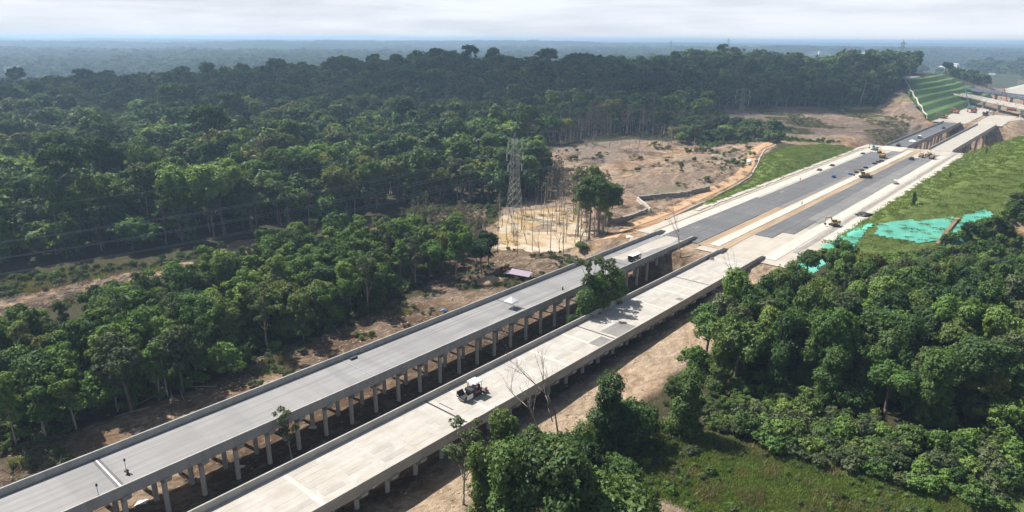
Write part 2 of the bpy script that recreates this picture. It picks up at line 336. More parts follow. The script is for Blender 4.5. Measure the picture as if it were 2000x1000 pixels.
def zone_masks(x, y):
    s, t = ST(x, y); n = fbm(x, y, 14, 4, 77)*5; earth = np.zeros_like(x); org = np.zeros_like(x); pale = np.zeros_like(x); grass = np.zeros_like(x)
    for pl, w, o, p in Z_EARTH:
        k = ss(-w, w, sdist(pl, x, y)+n*w/6); earth = np.maximum(earth, k); org = org*(1-k)+o*k; pale = pale*(1-k)+p*k
    k = ss(-2, 1, sdist(DIRT_ROAD, x, y)+n*.1); earth = np.maximum(earth, k); org = org*(1-k)+1.1*k; pale = pale*(1-k)+.25*k
    for pl, w, am in ((CLEARING, 5, .9), (MOUND_G, 1.2, 1), (RHILL_G, 2.0, 1), (CORRIDOR, 6, .45)):
        k = ss(-w, w, sdist(pl, x, y)+n*w/8)*am; grass = np.maximum(grass, k)
    for pl, w, o, p in Z_EARTH[2:4]+Z_EARTH[11:]:
        k = ss(-w, w, sdist(pl, x, y)+n*w/5); grass = grass*(1-k)
    gp = ss(.18, .5, fbm(x, y, 55, 4, 91))*ss(330, 480, s)*ss(-95, -115, t)*.4+ss(.25, .6, fbm(x, y, 30, 4, 17))*ss(-100, -118, t)*.4*ss(170, 220, s)
    grass = np.maximum(grass, np.clip(gp, 0, 1)*earth)
    return earth, org, pale, grass
ang = np.concatenate([np.arange(-180, -48, 4.), np.arange(-48, -42, 1.), np.arange(-42, 42.01, .125), np.arange(43, 48, 1.), np.arange(48, 180, 4.)])
rad = [.05, 3.0]
while rad[-1] < 16000: r_ = rad[-1]; rad.append(r_*(1.12 if r_ < 55 else 1.0085 if r_ < 620 else 1.016 if r_ < 1600 else 1.04))
rad = np.array(rad); na, nr = len(ang), len(rad)
AA, RR = np.meshgrid(np.radians(ang), rad, indexing='ij'); gx = (RR*np.sin(AA)).ravel(); gy = (RR*np.cos(AA)).ravel(); gzv = gz(gx, gy)
i0, j0 = np.meshgrid(np.arange(na), np.arange(nr-1), indexing='ij'); i1 = (i0+1) % na
quads = np.stack([i0*nr+j0, i0*nr+j0+1, i1*nr+j0+1, i1*nr+j0], -1).reshape(-1, 4)[:, ::-1]
vv = np.stack([gx, gy, gzv], -1); c_i = len(vv)
gm = np_mesh('ground', vv, quads, True)
ea, og, pa, gr = zone_masks(gx, gy)
for n_, a_ in (('earth', ea), ('orange', og), ('pale', pa), ('grass', gr), ('damp', ss(-5, 4, sdist(Z_EARTH[1][0], gx, gy)+4*fbm(gx, gy, 9, 3, 66))*(.55+.9*fbm(gx, gy, 16, 4, 67))*ss(-63, -70, ST(gx, gy)[1])), ('far', ss(1100, 2000, np.hypot(gx, gy)))): fattr(gm, n_, a_)
t = NT('ground_soil_and_grass'); n1 = t.noise(.045, 7, .62, dist=.4); n2 = t.noise(.35, 6, .65, (1, .3, 1)); n3 = t.noise(2.2, 5, .65); n4 = t.noise(.16, 6, .7, (1, .45, 1), dist=1.2)
n5 = t.noise(.018, 6, .65, dist=.8); soil = t.ramp(n1, [(.3, (.115, .073, .046)), (.5, (.20, .130, .080)), (.7, (.285, .205, .135))])
oran = t.ramp(n2, [(.3, (.26, .135, .06)), (.7, (.42, .235, .115))]); pal = t.ramp(n4, [(.3, (.27, .185, .115)), (.55, (.41, .315, .22)), (.75, (.51, .42, .315))])
jit = t.math('MULTIPLY_ADD', n4, 1.6, -.8)
jit2 = t.math('MULTIPLY_ADD', t.noise(.6, 6, .7), 1.4, -.7)
def amask(nm, lo=.35, hi=.65, k=1.0): return t.ramp(t.math('MULTIPLY_ADD', jit, k, t.attr(nm)), [(lo, 0.0), (hi, 1.0)])
earth = t.mix(amask('orange', .3, .8), soil, oran); earth = t.mix(amask('pale', .35, .85), earth, pal)
earth = t.mix(t.ramp(n3, [(.42, 0.0), (.7, .5)]), earth, (.13, .085, .052)); earth = t.mix(t.ramp(n2, [(.55, 0.0), (.75, .35)]), earth, (.2, .17, .14))
floor_ = t.ramp(n3, [(.3, (.035, .032, .018)), (.7, (.075, .07, .035))]); farc = t.ramp(n1, [(.3, (.035, .05, .022)), (.7, (.06, .08, .03))]); floor_ = t.mix(t.attr('far'), floor_, farc)
grs = t.ramp(t.noise(1.3, 6, .72), [(.3, (.085, .125, .034)), (.55, (.118, .162, .045)), (.75, (.16, .195, .065))]); grs = t.mix(t.ramp(n2, [(.5, 0.0), (.75, .4)]), grs, (.06, .095, .028))
rg = t.ramp(t.noise(.07, 5, .6, dist=.6), [(.44, 0.0), (.5, .75), (.56, 0.0)]); rg2 = t.ramp(t.noise(.13, 5, .65, (1, .5, 1), dist=1), [(.47, 0.0), (.5, .6), (.53, 0.0)]); earth = t.mix(rg, earth, (.40, .32, .235)); earth = t.mix(rg2, earth, (.10, .07, .05)); earth = t.mix(t.ramp(n5, [(.4, .75), (.56, 0.0)]), earth, (.15, .125, .112)); earth = t.mix(t.ramp(t.noise(.03, 5, .6, dist=1), [(.56, 0.0), (.7, .55)]), earth, (.33, .19, .105)); earth = t.mix(t.ramp(t.math('MULTIPLY_ADD', jit2, .5, t.attr('damp')), [(.1, 0.0), (.7, .85)]), earth, t.ramp(n3, [(.3, (.055, .036, .024)), (.7, (.12, .078, .05))])); n7 = t.noise(.8, 8, .78, (1, .6, 1), dist=.5); earth = t.mix(t.ramp(n7, [(.36, .75), (.5, 0.0)]), earth, t.mix(.5, earth, (.05, .03, .02))); earth = t.mix(t.ramp(n7, [(.53, 0.0), (.7, .65)]), earth, (.47, .38, .28)); pal2 = t.ramp(n7, [(.3, (.27, .18, .11)), (.48, (.43, .325, .225)), (.66, (.57, .48, .37))]); earth = t.mix(t.math('MULTIPLY', amask('pale', .5, .95, .8), .8), earth, pal2); c = t.mix(amask('earth', .3, .7, .5), floor_, earth); c = t.mix(t.ramp(t.math('MULTIPLY_ADD', jit2, .7, t.attr('grass')), [(.25, 0.0), (.85, 1.0)]), c, grs)
n6 = t.noise(.8, 8, .78, (1, .6, 1), dist=.5); hh = t.math('ADD', t.math('ADD', t.math('MULTIPLY', n3, .5), t.math('MULTIPLY', n2, 1.2)), t.math('MULTIPLY', n6, 1.6))
M['ground'] = t.bsdf(c, .95, hh, .9, .5, spec=.1)
tag(link('ground', gm, M['ground']), kind='structure')

# ------------------------------------------------------------------ viaducts
BAY = 4.87
def para_mesh(name, L, side, h=.95, low=-.62):          # side +1: outer face towards +x
    o = side; prof = [(-.0*o, low), (0, h), (-.2*o, h), (-.22*o, .35), (-.27*o, .05), (-.28*o, -.05), (-.5*o, -.25), (-.5*o, low)]
    return MB().prism(prof, .012, L-.012).mesh(name)
def viaduct(name, label, s0, s1, joints, t0, t1, ground_fn, surf, row_t, concrete_top, far=False, par_mat='parapet_concrete', cap_h=.55, group=None):
    w = t1-t0; root = empty(name, W(s0, (t0+t1)/2, -6.5), -A, label=label, cat='viaduct', group=group); hz = 6.5
    cuts = [s0]+[j for j in joints if s0 < j < s1]+[s1]; half = w/2
    for a, b in zip(cuts[:-1], cuts[1:]):
        MB().box((0, (a+b)/2-s0, hz-.55), (w-1.0, b-a-.16, .5)).build('deck_slab', M['beam_concrete'], root)
        MB().box((0, (a+b)/2-s0, hz-.05), (w-.62, b-a-.2, .05)).build('wearing_course' if not concrete_top else 'deck_topping', surf, root)
    ml = para_mesh('parapet', BAY, -1); mrr = para_mesh('parapet', BAY, 1); n = int(round((s1-s0)/BAY))
    for k in range(n):
        for me, x in ((ml, -half), (mrr, half)): link('parapet', me, M[par_mat], root, (x, k*BAY, hz))
    capm = MB().box((0, 0, -.95), (w+.5, 1.0, .42)).hexa((0, 0, -1.6), (w-1.2, 1.0), (w+.5, 1.0), .65).mesh('pier_cap')
    cols = {}
    for k in range(n+1):
        sk = s0+k*BAY
        if k == n: continue
        cap = link('pier_cap', capm, M['beam_concrete'], root, (0, sk-s0, hz))
        for tt in row_t:
            p = W(sk, tt); zz = ground_fn(p.x, p.y); L = round(-1.6-zz+.5, 1)
            if L < .6: continue
            if L not in cols: cols[L] = MB().tube((0, 0, -1.6-L), (0, 0, -1.58), .34, .34, 12).mesh('column', False)
            link('column', cols[L], M['column_concrete'], cap, (tt-(t0+t1)/2, 0, 0))
    for j in joints:
        if s0 < j < s1:
            y = j-s0
            MB().box((0, y-.11, hz-.02), (w-.9, .12, .028)).box((0, y+.11, hz-.02), (w-.9, .12, .028)).build('expansion_joint', M['dark_steel'], root)
            MB().box((0, y, hz-.06), (w-.9, .10, .045)).build('joint_seal', M['bright_steel'] if not concrete_top else M['dark_steel'], root)
    return root
V1 = (-92.5, -81.9); V2 = (-71.3, -60.6); J0 = 22.55; JS = 38.96
joints = [J0+JS*k for k in range(-2, 4)]
S0 = J0-JS*2+BAY*2
v1 = viaduct('viaduct', 'long left viaduct with grey asphalt deck and concrete parapets on round columns', S0, S0+BAY*44, joints, *V1, g1, M['asphalt_grey'], (-83.4, -87.2, -91.0), False)
v2 = viaduct('viaduct', 'right viaduct with pale bare concrete deck carrying the paving machine', S0, S0+BAY*43, joints, *V2, g1, M['deck_concrete'], (-62.2, -66.0, -69.8), True, par_mat='deck_concrete')
V1E = S0+BAY*44; V2E = S0+BAY*43
# first joint of the left viaduct is still open and bright: a wide seal with dark lips
MB().box((0, J0-S0, 6.5-.03), (9.6, .22, .05)).build('open_joint_plate', M['bright_steel'], v1)
MB().box((0, J0-S0-.3, 6.5-.03), (9.6, .3, .045)).box((0, J0-S0+.3, 6.5-.03), (9.6, .3, .045)).build('open_joint_lip', M['dark_steel'], v1)
MB().box((0, J0+JS-S0, 6.5-.03), (9.6, .22, .05)).build('joint_plate', M['bright_steel'], v1)
MB().box((-3.9, J0+JS-S0+1.6, 6.5), (.5, 1.4, .32)).build('joint_cover', M['dark_steel'], v1)
# panels and cast strips of the concrete deck
t_ = NT('deck_panel'); n_ = t_.noise(.9, 6, .65, (1, .4, 1)); cc = t_.mix(t_.rnd(), t_.ramp(n_, [(.3, (.27, .257, .23)), (.7, (.35, .33, .295))]), t_.ramp(n_, [(.3, (.345, .32, .28)), (.7, (.43, .405, .365))]))
M['panel'] = t_.bsdf(cc, .85, n_, .2, .02)
rp = random.Random(5); cast = MB().box((0, 0, 0), (8.9, .62, .012)).mesh('cast_strip')
pmesh = {}
for k in range(int((V2E-S0)/BAY)):
    y = k*BAY; s_ = S0+y
    if rp.random() < .45 and not any(abs(s_-j) < 1 for j in joints): link('cast_strip', cast, M['cast_strip'], v2, (rp.uniform(-.15, .15), y, 6.5))
    lanes = [-4.0, -2.75, -1.5, -.25, 1.0, 2.25, 3.5]
    for x in lanes:
        pr = .72 if s_ < 60 and x > -1 else .55 if s_ < 62 and x < -3 else .34 if s_ > 80 and x > 0 else .16
        if rp.random() < pr:
            L = rp.choice([2.0, 3.2, 3.9, 3.9]); key = L
            if key not in pmesh: pmesh[key] = MB().box((0, 0, 0), (1.02, L, .014)).mesh('deck_panel')
            link('deck_panel', pmesh[key], M['panel'], v2, (x+.2, y+BAY/2+rp.uniform(-.3, .3)*(3.95-L), 6.5))
pc = P(1183, 649, 0); ps, pt = ST(pc.x, pc.y)
for ds, dt, ls, lt, nm in ((3.0, 1.1, 6.6, 4.2, 'asphalt_patch'), (-4.2, 2.2, 4.2, 3.6, 'asphalt_patch')):
    MB().box((pt+dt-(V2[0]+V2[1])/2, ps+ds-S0, 6.5), (lt, ls, .02)).build(nm, M['asphalt_patch'], v2)
pc = P(1331, 585, 0); qs, qt = ST(pc.x, pc.y)
MB().box((qt-(V2[0]+V2[1])/2, qs-S0, 6.5), (2.2, 1.5, .02)).build('asphalt_patch', M['asphalt_patch'], v2)
for (sA, tA, ln) in ((64.2, -67.4, 3.2),):   # narrow dark slot beside the paving machine
    MB().box((tA-(V2[0]+V2[1])/2, sA-S0-1.6, 6.5), (3.0, .16, .02)).build('deck_slot', M['dark_steel'], v2)
# abutment of the left viaduct: back wall, wing wall, sloped apron
for (vt, tE, root, sE) in ((V1, 'abutment', v1, V1E), (V2, 'abutment', v2, V2E)):
    w = vt[1]-vt[0]
    MB().box((0, sE-S0+.35, 0), (w-.1, .7, 5.85)).build('abutment_wall', M['parapet_concrete'], root)
    for sgn in (-1, 1):
        x = sgn*(w/2-.22)
        MB().prism([(sE-S0+.03, 1.2), (sE-S0+.03, 7.45), (sE-S0+2.6, 7.45), (sE-S0+6.5, 6.2)], x-.2, x+.2, axis='x').build('wing_wall', M['parapet_concrete'], root)
ap = MB().add([W(V1E+.7, V1[1]+.3, -5.2), W(V1E+1.2, V1[1]+5.2, -5.0), W(V1E+6.5, V1[1]+5.8, -2.6), W(V1E+8.5, V1[1]+.4, -.3), W(V1E+7.5, V1[1]+3.2, -.6)], [(0, 1, 2, 4), (0, 4, 3)])
o = ap.build('slope_apron', M['panel_concrete']); tag(o, 'grey concrete slope apron beside the abutment of the asphalt viaduct', 'slope paving')
so = o.modifiers.new('solid', 'SOLIDIFY'); so.thickness = .4

# ------------------------------------------------------------------ the road between the viaducts and the far bridges
def strip(name, sa, sb, ta, tb, z, mat, ns=60, wob=.0, seed=1, kind='structure', thick=0):
    s_ = np.linspace(sa, sb, ns); vs = []; 
    e0 = ta+wob*fbm(s_, s_*0+seed*31.7, 9, 3, seed); e1 = tb+wob*fbm(s_, s_*0-seed*17.1, 9, 3, seed+5)
    for i in range(ns):
        a_ = W(s_[i], e0[i], z); b_ = W(s_[i], e1[i], z); vs += [a_, b_]
    fs = [(2*i, 2*i+1, 2*i+3, 2*i+2) for i in range(ns-1)]
    if thick:
        n0 = len(vs); vs += [Vector((p.x, p.y, p.z-thick)) for p in vs]
        fs += [(2*i, 2*i+2, n0+2*i+2, n0+2*i) for i in range(ns-1)]+[(2*i+1, n0+2*i+1, n0+2*i+3, 2*i+3) for i in range(ns-1)]+[(0, n0, n0+1, 1), (2*ns-2, 2*ns-1, n0+2*ns-1, n0+2*ns-2)]
    o = MB().add(vs, fs).build(name, mat); o['kind'] = kind; return o
strip('road_base', V1E+.2, 405, -98.5, -78.0, -.16, M['pale_base'], 120, .5, 3)
strip('road_base', V2E+.2, 405, -77.9, -52.6, -.155, M['pale_base'], 120, .3, 4)
strip('carriageway', V1E+.3, 236, -90.4, -79.4, -.02, M['asphalt_dark'], 40, .06, 5, thick=.12)
strip('carriageway', 236.05, 378, -89.4, -79.0, -.025, M['asphalt_dark'], 60, .06, 6, thick=.12)
strip('carriageway', 226, 389, -82.2, -77.2, -.06, M['asphalt_mid'], 60, .1, 7, thick=.08)
strip('carriageway', 188, 372, -71.2, -66.2, -.02, M['asphalt_dark'], 50, .15, 8, thick=.12)
strip('carriageway', 214, 389, -66.3, -61.2, -.035, M['asphalt_mid'], 50, .1, 9, thick=.1)
strip('carriageway', 196, 216, -66.15, -63.0, -.03, M['asphalt_dark'], 10, .1, 19, thick=.1)
strip('median', 168, 402, -79.3, -71.3, -.08, M['brown_soil'], 70, .5, 10)
strip('median_slab', 170, 396, -76.6, -73.7, .02, M['white_concrete'], 70, .08, 11, thick=.14)
strip('shoulder', 205, 404, -63.0, -58.2, -.125, M['gravel'], 60, .35, 12)
strip('pale_shoulder', 168, 402, -61.2, -57.6, -.075, M['white_concrete'], 70, .35, 16)
strip('ditch', 178, 402, -57.0, -55.6, -.11, M['gravel'], 70, .45, 13)
strip('drain_slab', 196, 388, -54.9, -52.3, .02, M['white_concrete'], 70, .3, 14, thick=.2)
strip('shoulder', 172, 398, -94.4, -90.6, -.10, M['white_concrete'], 70, .3, 15)
strip('wheel_track', 172, 396, -95.3, -94.7, -.09, M['brown_soil'], 70, .25, 17)
rd = random.Random(9); stp = MB().box((0, 0, 0), (1.9, 2.6, .16)).mesh('drain_step')
dr = empty('toe_drain', W(205, -97, -.1), -A, label='row of white concrete slabs along the foot of the grass mound', cat='drain')
for k in range(62): link('slab', stp, M['white_concrete'], dr, (rd.uniform(-.35, .35)-.2, k*3.0, rd.uniform(0, .05)))
stp2 = MB().box((0, 0, 0), (2.0, 2.8, .12)).mesh('drain_step')
# pads of paler fines dropped on the fresh asphalt
for k in range(14):
    a_ = rd.uniform(180, 360); b_ = rd.uniform(-89, -80); 
    strip('dust_patch', a_, a_+rd.uniform(1.5, 5), b_, b_+rd.uniform(.25, .8), -.006, M['gravel'], 6, .2, 30+k)
strip('dust_patch', 142, V1E+1, -89.5, -85.5, .008, M['panel_concrete'], 14, 1.6, 55)

# ------------------------------------------------------------------ far bridges
fb = dict(far=True)
def far_bridge(label, t0, t1, surf, mat2):
    s0, s1 = 406, 556; w = t1-t0; root = empty('bridge', W(s0, (t0+t1)/2, -8), -A, label=label, cat='bridge'); hz = 8
    for k in range(5):
        MB().box((0, 15+30*k, hz-.4), (w-.8, 29.8, .4)).build('deck_slab', surf, root)
        for x in np.linspace(-w/2+1.2, w/2-1.2, 5): MB().box((x, 15+30*k, hz-1.9), (.5, 29.5, 1.5)).build('girder', M['beam_concrete'], root)
    ml = para_mesh('parapet', 10, -1, 1.0, -.6); mr_ = para_mesh('parapet', 10, 1, 1.0, -.6)
    for k in range(15):
        for me, x in ((ml, -w/2), (mr_, w/2)): link('parapet', me, M['parapet_concrete'], root, (x, 10*k, hz))
    for k in range(6):
        cap = MB().box((0, 30*k+(.6 if k == 0 else -.6 if k == 5 else 0), hz-2.9), (w-1, 1.6, 1.0)).build('pier_cap', M['beam_concrete'], root)
        for x in (-w/3, 0, w/3):
            p = W(s0+30*k, (t0+t1)/2+x); zz = g1(p.x, p.y); MB().tube((x, 30*k, zz+7.0), (x, 30*k, hz-2.85), .6, .6, 10).build('column', M['beam_concrete'], cap)
    for k in range(22): MB().box((w/2+.25, 3+6.7*k, hz-1.5), (.3, .3, 1.2)).build('hanger', M['pale_steel'], root)
    return root
far_bridge('left far bridge with dark asphalt deck beyond the road', -89.3, -79.0, M['asphalt_dark'], None)
far_bridge('right far bridge with bare pale concrete deck above orange soil', -69.4, -58.6, M['panel_concrete'], None)
strip('road_base', 556, 700, -96, -76, -.14, M['pale_base'], 40, .8, 41)
strip('road_base', 556, 640, -72, -56, -.15, M['pale_base'], 30, .8, 42)
strip('approach_slab', 388, 405.5, -89.6, -78.4, -.01, M['white_concrete'], 8, .2, 43, thick=.15)
strip('approach_slab', 389, 405.5, -70.6, -58, -.012, M['pale_base'], 8, .2, 44, thick=.12)
# haul road curving off to the right behind the far bridges
hp = [W(556, -66), W(600, -60), W(640, -45), W(690, -15), W(740, 40), W(800, 120)]
def ribbon(name, pts, wd, dz, mat, kind='structure', n=50, zfn=None):
    pts = [Vector((p[0], p[1], 0)) for p in pts]; out = []
    for i in range(n):
        u = i/(n-1)*(len(pts)-1); k = min(int(u), len(pts)-2); f = u-k; p0 = pts[max(k-1, 0)]; p1 = pts[k]; p2 = pts[k+1]; p3 = pts[min(k+2, len(pts)-1)]
        out.append(.5*((2*p1)+(-p0+p2)*f+(2*p0-5*p1+4*p2-p3)*f*f+(-p0+3*p1-3*p2+p3)*f**3))
    vs = []; ww = wd if callable(wd) else (lambda u: wd)
    for i, p in enumerate(out):
        d = (out[min(i+1, n-1)]-out[max(i-1, 0)]).normalized(); nrm = Vector((d.y, -d.x, 0)); h_ = ww(i/(n-1))/2
        for k in (-1, -.5, 0, .5, 1):
            q = p+nrm*h_*k; vs.append((q.x, q.y, (zfn(i/(n-1)) if zfn else g1(q.x, q.y)+dz)))
    fs = [(5*i+k, 5*i+k+1, 5*i+k+6, 5*i+k+5) for i in range(n-1) for k in range(4)]
    o = MB().add(vs, fs).build(name, mat, None, True)
    if kind: o['kind'] = kind
    return o, out
ribbon('haul_road', hp, 9, .12, M['pale_base'])

# ------------------------------------------------------------------ terraced green slope behind the far bridges
t = NT('terrace_grass'); n1 = t.noise(.25, 6, .7); n2 = t.noise(1.2, 5, .7)
M['terrace'] = t.bsdf(t.mix(t.ramp(n2, [(.4, 0.0), (.7, .5)]), t.ramp(n1, [(.3, (.06, .115, .035)), (.6, (.095, .165, .05)), (.75, (.16, .17, .07))]), (.045, .08, .028)), .95, n2, .8, .4, spec=.1)
NB = 6; prof = [(0., 0.)]
for k in range(NB): x0, z0 = prof[-1]; prof += [(x0+3.6, z0+3.25), (x0+9.4, z0+3.35)]
vs = []; fs = []; ns = 70; npf = len(prof)
for i in range(ns):
    s_ = 556+i*4.2
    for k, (dx, dz) in enumerate(prof):
        lim = max(0, (s_-552)*.40); f = min(1, lim/(dx+1e-6)) if dx > 0 else 1
        bow = 7*math.sin(i/ns*math.pi*1.6+k*.1)+5*float(fbm(np.array([s_]), np.array([k//2*31.]), 28, 3, 5)[0])
        zz = dz if f >= 1 else np.interp(lim, [p[0] for p in prof], [p[1] for p in prof])
        w_ = W(s_+dx*f*.5, -97.5-dx*f-bow*dx*f/60, zz-.2); vs.append(w_)
fs = [(i*npf+k, i*npf+k+1, (i+1)*npf+k+1, (i+1)*npf+k) for i in range(ns-1) for k in range(npf-1)]
o = MB().add(vs, fs).build('terraced_slope', M['terrace']); o['kind'] = 'structure'
mb = MB(); cp = [W(556+lim/.4+lim*.5+2, -98-lim-1.0, np.interp(lim, [p[0] for p in prof], [p[1] for p in prof])+.2) for lim in np.linspace(1, 56, 24)]
for a_, b_ in zip(cp[:-1], cp[1:]): mb.tube(a_, b_, .55, .55, 5)
tag(mb.build('chute_drain', M['white_concrete']), 'pale concrete chute drain down the left edge of the green terraces', 'drain')
q = W(760, -160); tp = MB().hexa((0, 0, -1.5), (20, 34), (18, 32), 1.8).build('hilltop_pad', M['white_concrete'], None, loc=(q.x, q.y, 20.3), rz=-A); tag(tp, 'pale flat concrete pad on top of the green terraces', 'platform')

# ------------------------------------------------------------------ curved ramps of the far interchange
def ramp_bridge(label, pts, wd, zf, surf, rail, npier):
    pv = [P(u, v, z) for u, v, z in pts]; root = empty('ramp_bridge', (pv[0].x, pv[0].y, 0), label=label, cat='bridge', group=None)
    def rel(o): o.parent = root; o.matrix_parent_inverse = root.matrix_basis.inverted(); return o
    n = 40; o, c = ribbon('deck_slab', pv, wd, 0, surf, None, n, lambda u: zf(u)); rel(o); sm = o.modifiers.new('s', 'SOLIDIFY'); sm.thickness = 1.5; sm.offset = -1
    for sgn in (-1, 1):
        mb = MB()
        for i in range(n-1):
            d = (c[i+1]-c[i]).normalized(); nr_ = Vector((d.y, -d.x, 0))*sgn*wd/2; a_ = c[i]+nr_; b_ = c[i+1]+nr_; z0 = zf(i/(n-1)); z1 = zf((i+1)/(n-1))
            mb.add([(a_.x, a_.y, z0-.5), (b_.x, b_.y, z1-.5), (b_.x, b_.y, z1+1.0), (a_.x, a_.y, z0+1.0)], [(0, 1, 2, 3)])
        r = rel(mb.build('parapet', rail)); r.modifiers.new('s', 'SOLIDIFY').thickness = .3
    for k in range(npier):
        u = (k+.5)/npier; i = int(u*(n-1)); z = zf(u); gg = g1(c[i].x, c[i].y)
        rel(MB().tube((c[i].x, c[i].y, min(gg, z-3)-1), (c[i].x, c[i].y, z-2.2), 1.1, 1.1, 10).hexa((c[i].x, c[i].y, z-2.3), (2, 2), (wd*.8, 2), .9).build('pier', M['beam_concrete']))
    return root
ramp_bridge('curved far ramp with a dark blue rail in front of the tree knoll', [(1858, 171, 9), (1900, 174, 9), (1950, 182, 9), (2000, 190, 9), (2060, 204, 9)], 9, lambda u: 9+0*u, M['asphalt_mid'], M['dark_rail'], 7)
ramp_bridge('pale far ramp bridge under construction above the parked cranes', [(1868, 184, 7), (1900, 189, 7), (1940, 198, 7), (2000, 210, 7), (2070, 226, 7)], 8, lambda u: 7+0*u, M['deck_concrete'], M['white_concrete'], 6)

# ------------------------------------------------------------------ power line
def pylon(name, label, base, h, rz, wbase, wtop, arm, detail=True, group=None, thick=1.0):
    root = empty(name, base, rz, label=label, cat='pylon', group=group); waist = .42*h
    def half(z): return (wbase+(wtop*1.5-wbase)*z/waist)/2 if z < waist else (wtop*1.5+(wtop-wtop*1.5)*(z-waist)/(h*.92-waist))/2
    lv = [0]; 
    while lv[-1] < h*.9: lv.append(lv[-1]+max(2*half(lv[-1])*(.75 if lv[-1] < waist else 1.15), .8))
    lv[-1] = h*.92; r = .075*thick
    cn = ((-1, -1), (1, -1), (1, 1), (-1, 1))
    for sx_, sy_ in cn:
        MB().path([(sx_*half(z), sy_*half(z), z) for z in lv], [r*1.2]*len(lv), 4).build('leg', M['steel'], root)
    br = MB()
    for a_, b_ in zip(lv[:-1], lv[1:]):
        for i in range(4):
            p, q = cn[i], cn[(i+1) % 4]; ha, hb = half(a_), half(b_)
            br.tube((p[0]*ha, p[1]*ha, a_), (q[0]*hb, q[1]*hb, b_), r*.7, n=3, caps=False); br.tube((q[0]*ha, q[1]*ha, a_), (p[0]*hb, p[1]*hb, b_), r*.7, n=3, caps=False)
            br.tube((p[0]*hb, p[1]*hb, b_), (q[0]*hb, q[1]*hb, b_), r*.6, n=3, caps=False)
    br.build('bracing', M['steel'], root)
    MB().tube((-half(h*.92), 0, h*.92), (0, 0, h), r, n=4).tube((half(h*.92), 0, h*.92), (0, 0, h), r, n=4).tube((0, -half(h*.92), h*.92), (0, 0, h), r, n=4).tube((0, half(h*.92), h*.92), (0, 0, h), r, n=4).build('peak', M['steel'], root)
    ends = []
    for zf in (.62, .75, .88):
        z = zf*h; hw = half(z); am = MB(); L = arm*(1 if zf != .75 else 1.15)
        for sg in (-1, 1):
            for sy_ in (-1, 1):
                am.tube((sg*hw, sy_*hw, z), (sg*L, 0, z+.15), r*.75, n=4); am.tube((sg*hw, sy_*hw, z+1.3), (sg*L, 0, z+.2), r*.75, n=4)
            for f in (.35, .7): am.tube((sg*(hw+(L-hw)*f), -hw*(1-f), z), (sg*(hw+(L-hw)*f), hw*(1-f), z+1.3*(1-f)), r*.5, n=3)
        a_ = am.build('crossarm', M['steel'], root)
        for sg in (-1, 1):
            MB().tube((sg*L, 0, z+.1), (sg*L, 0, z-2.2), .13*thick, n=6).build('insulator', M['pale_steel'], a_); ends.append(Vector((sg*L, 0, z-2.2)))
    ends.append(Vector((0, 0, h)))
    Mx = Matrix.Translation(base) @ Matrix.Rotation(rz, 4, 'Z'); return [Mx @ e_ for e_ in ends]
b1_ = P(1005, 424, -6.6); b1_.z = g1(b1_.x, b1_.y)
line_az = math.atan2(-122-3, 158-238)
pA = pylon('transmission_pylon', 'near steel lattice pylon at the forest edge behind the muddy flooded ground', b1_, 29.5, R(28), 4.8, 1.7, 2.7)
b2_ = Pg(1445, 245); pB = pylon('transmission_pylon', 'middle steel lattice pylon on the brown cleared slope below the wooded hill', b2_, 27, R(-25), 5.0, 1.6, 4.2, thick=1.2)
b3_ = Vector((404, 742, g1(404, 742))); pC = pylon('transmission_pylon', 'tall lattice pylon standing at the right end of the wooded hill', b3_, 36, R(-20), 7, 2.2, 3.6, thick=1.5)
for u, d, hh_, lb in ((1422, 1500, 54, 'far pylon above the wooded hill beside the left smoke plume'), (1310, 1700, 50, 'far small pylon above the hill crest left of the smoke')):
    q = P(u, 90, 0); k = d/math.hypot(q.x, q.y); x, y = q.x*k, q.y*k; pylon('transmission_pylon', lb, Vector((x, y, 4)), hh_, R(-10), 7, 2.2, 7, thick=2.2)
far_l = [Vector((-300+e_.x*.0, 95, 16)) for e_ in pA]
def wire(a_, b_, sag, label, r=.035, n=26):
    root = None; pts = []
    for i in range(n+1):
        f = i/n; p = a_.lerp(b_, f); p.z -= sag*4*f*(1-f); pts.append(p)
    o = MB().path(pts, [r]*len(pts), 3).build('power_cable', M['wire'])
    return tag(o, label, 'cable', 'power cables of the transmission line')
dvec = Vector((-262, -168, -3))
for k, e_ in enumerate(pA):
    wire(e_, e_+dvec, 9.5 if k < 6 else 7.5, 'thin power cable from the near pylon across the forest to the left')
    wire(e_, pB[k], 8.0, 'thin power cable between the near pylon and the middle pylon', .025)

# ------------------------------------------------------------------ flooded ground, walls, nets
bx0, by0 = POND.min(0)-2; bx1, by1 = POND.max(0)+2
gxx, gyy = np.meshgrid(np.arange(bx0, bx1, 1.), np.arange(by0, by1, 1.), indexing='ij'); keep = sdist(POND, gxx, gyy)+7*fbm(gxx, gyy, 11, 4, 6) > 0
lvl = -6.24; idx = -np.ones(gxx.shape, int); vs = []; fs = []
def vid(i, j):
    if idx[i, j] < 0: idx[i, j] = len(vs); vs.append((gxx[i, j], gyy[i, j], lvl))
    return idx[i, j]
for i in range(gxx.shape[0]-1):
    for j in range(gxx.shape[1]-1):
        if keep[i, j] and keep[i+1, j] and keep[i, j+1] and keep[i+1, j+1]: fs.append((vid(i, j), vid(i+1, j), vid(i+1, j+1), vid(i, j+1)))
t = NT('muddy_water'); n1 = t.noise(.12, 5, .6, dist=1); 
M['mud_water'] = t.bsdf(t.ramp(n1, [(.32, (.37, .24, .10)), (.46, (.43, .315, .17)), (.6, (.53, .46, .36))]), .12, t.noise(1.5, 3), .05, .02, spec=.5)
o = MB().add(vs, fs).build('muddy_water', M['mud_water']); o['kind'] = 'structure'
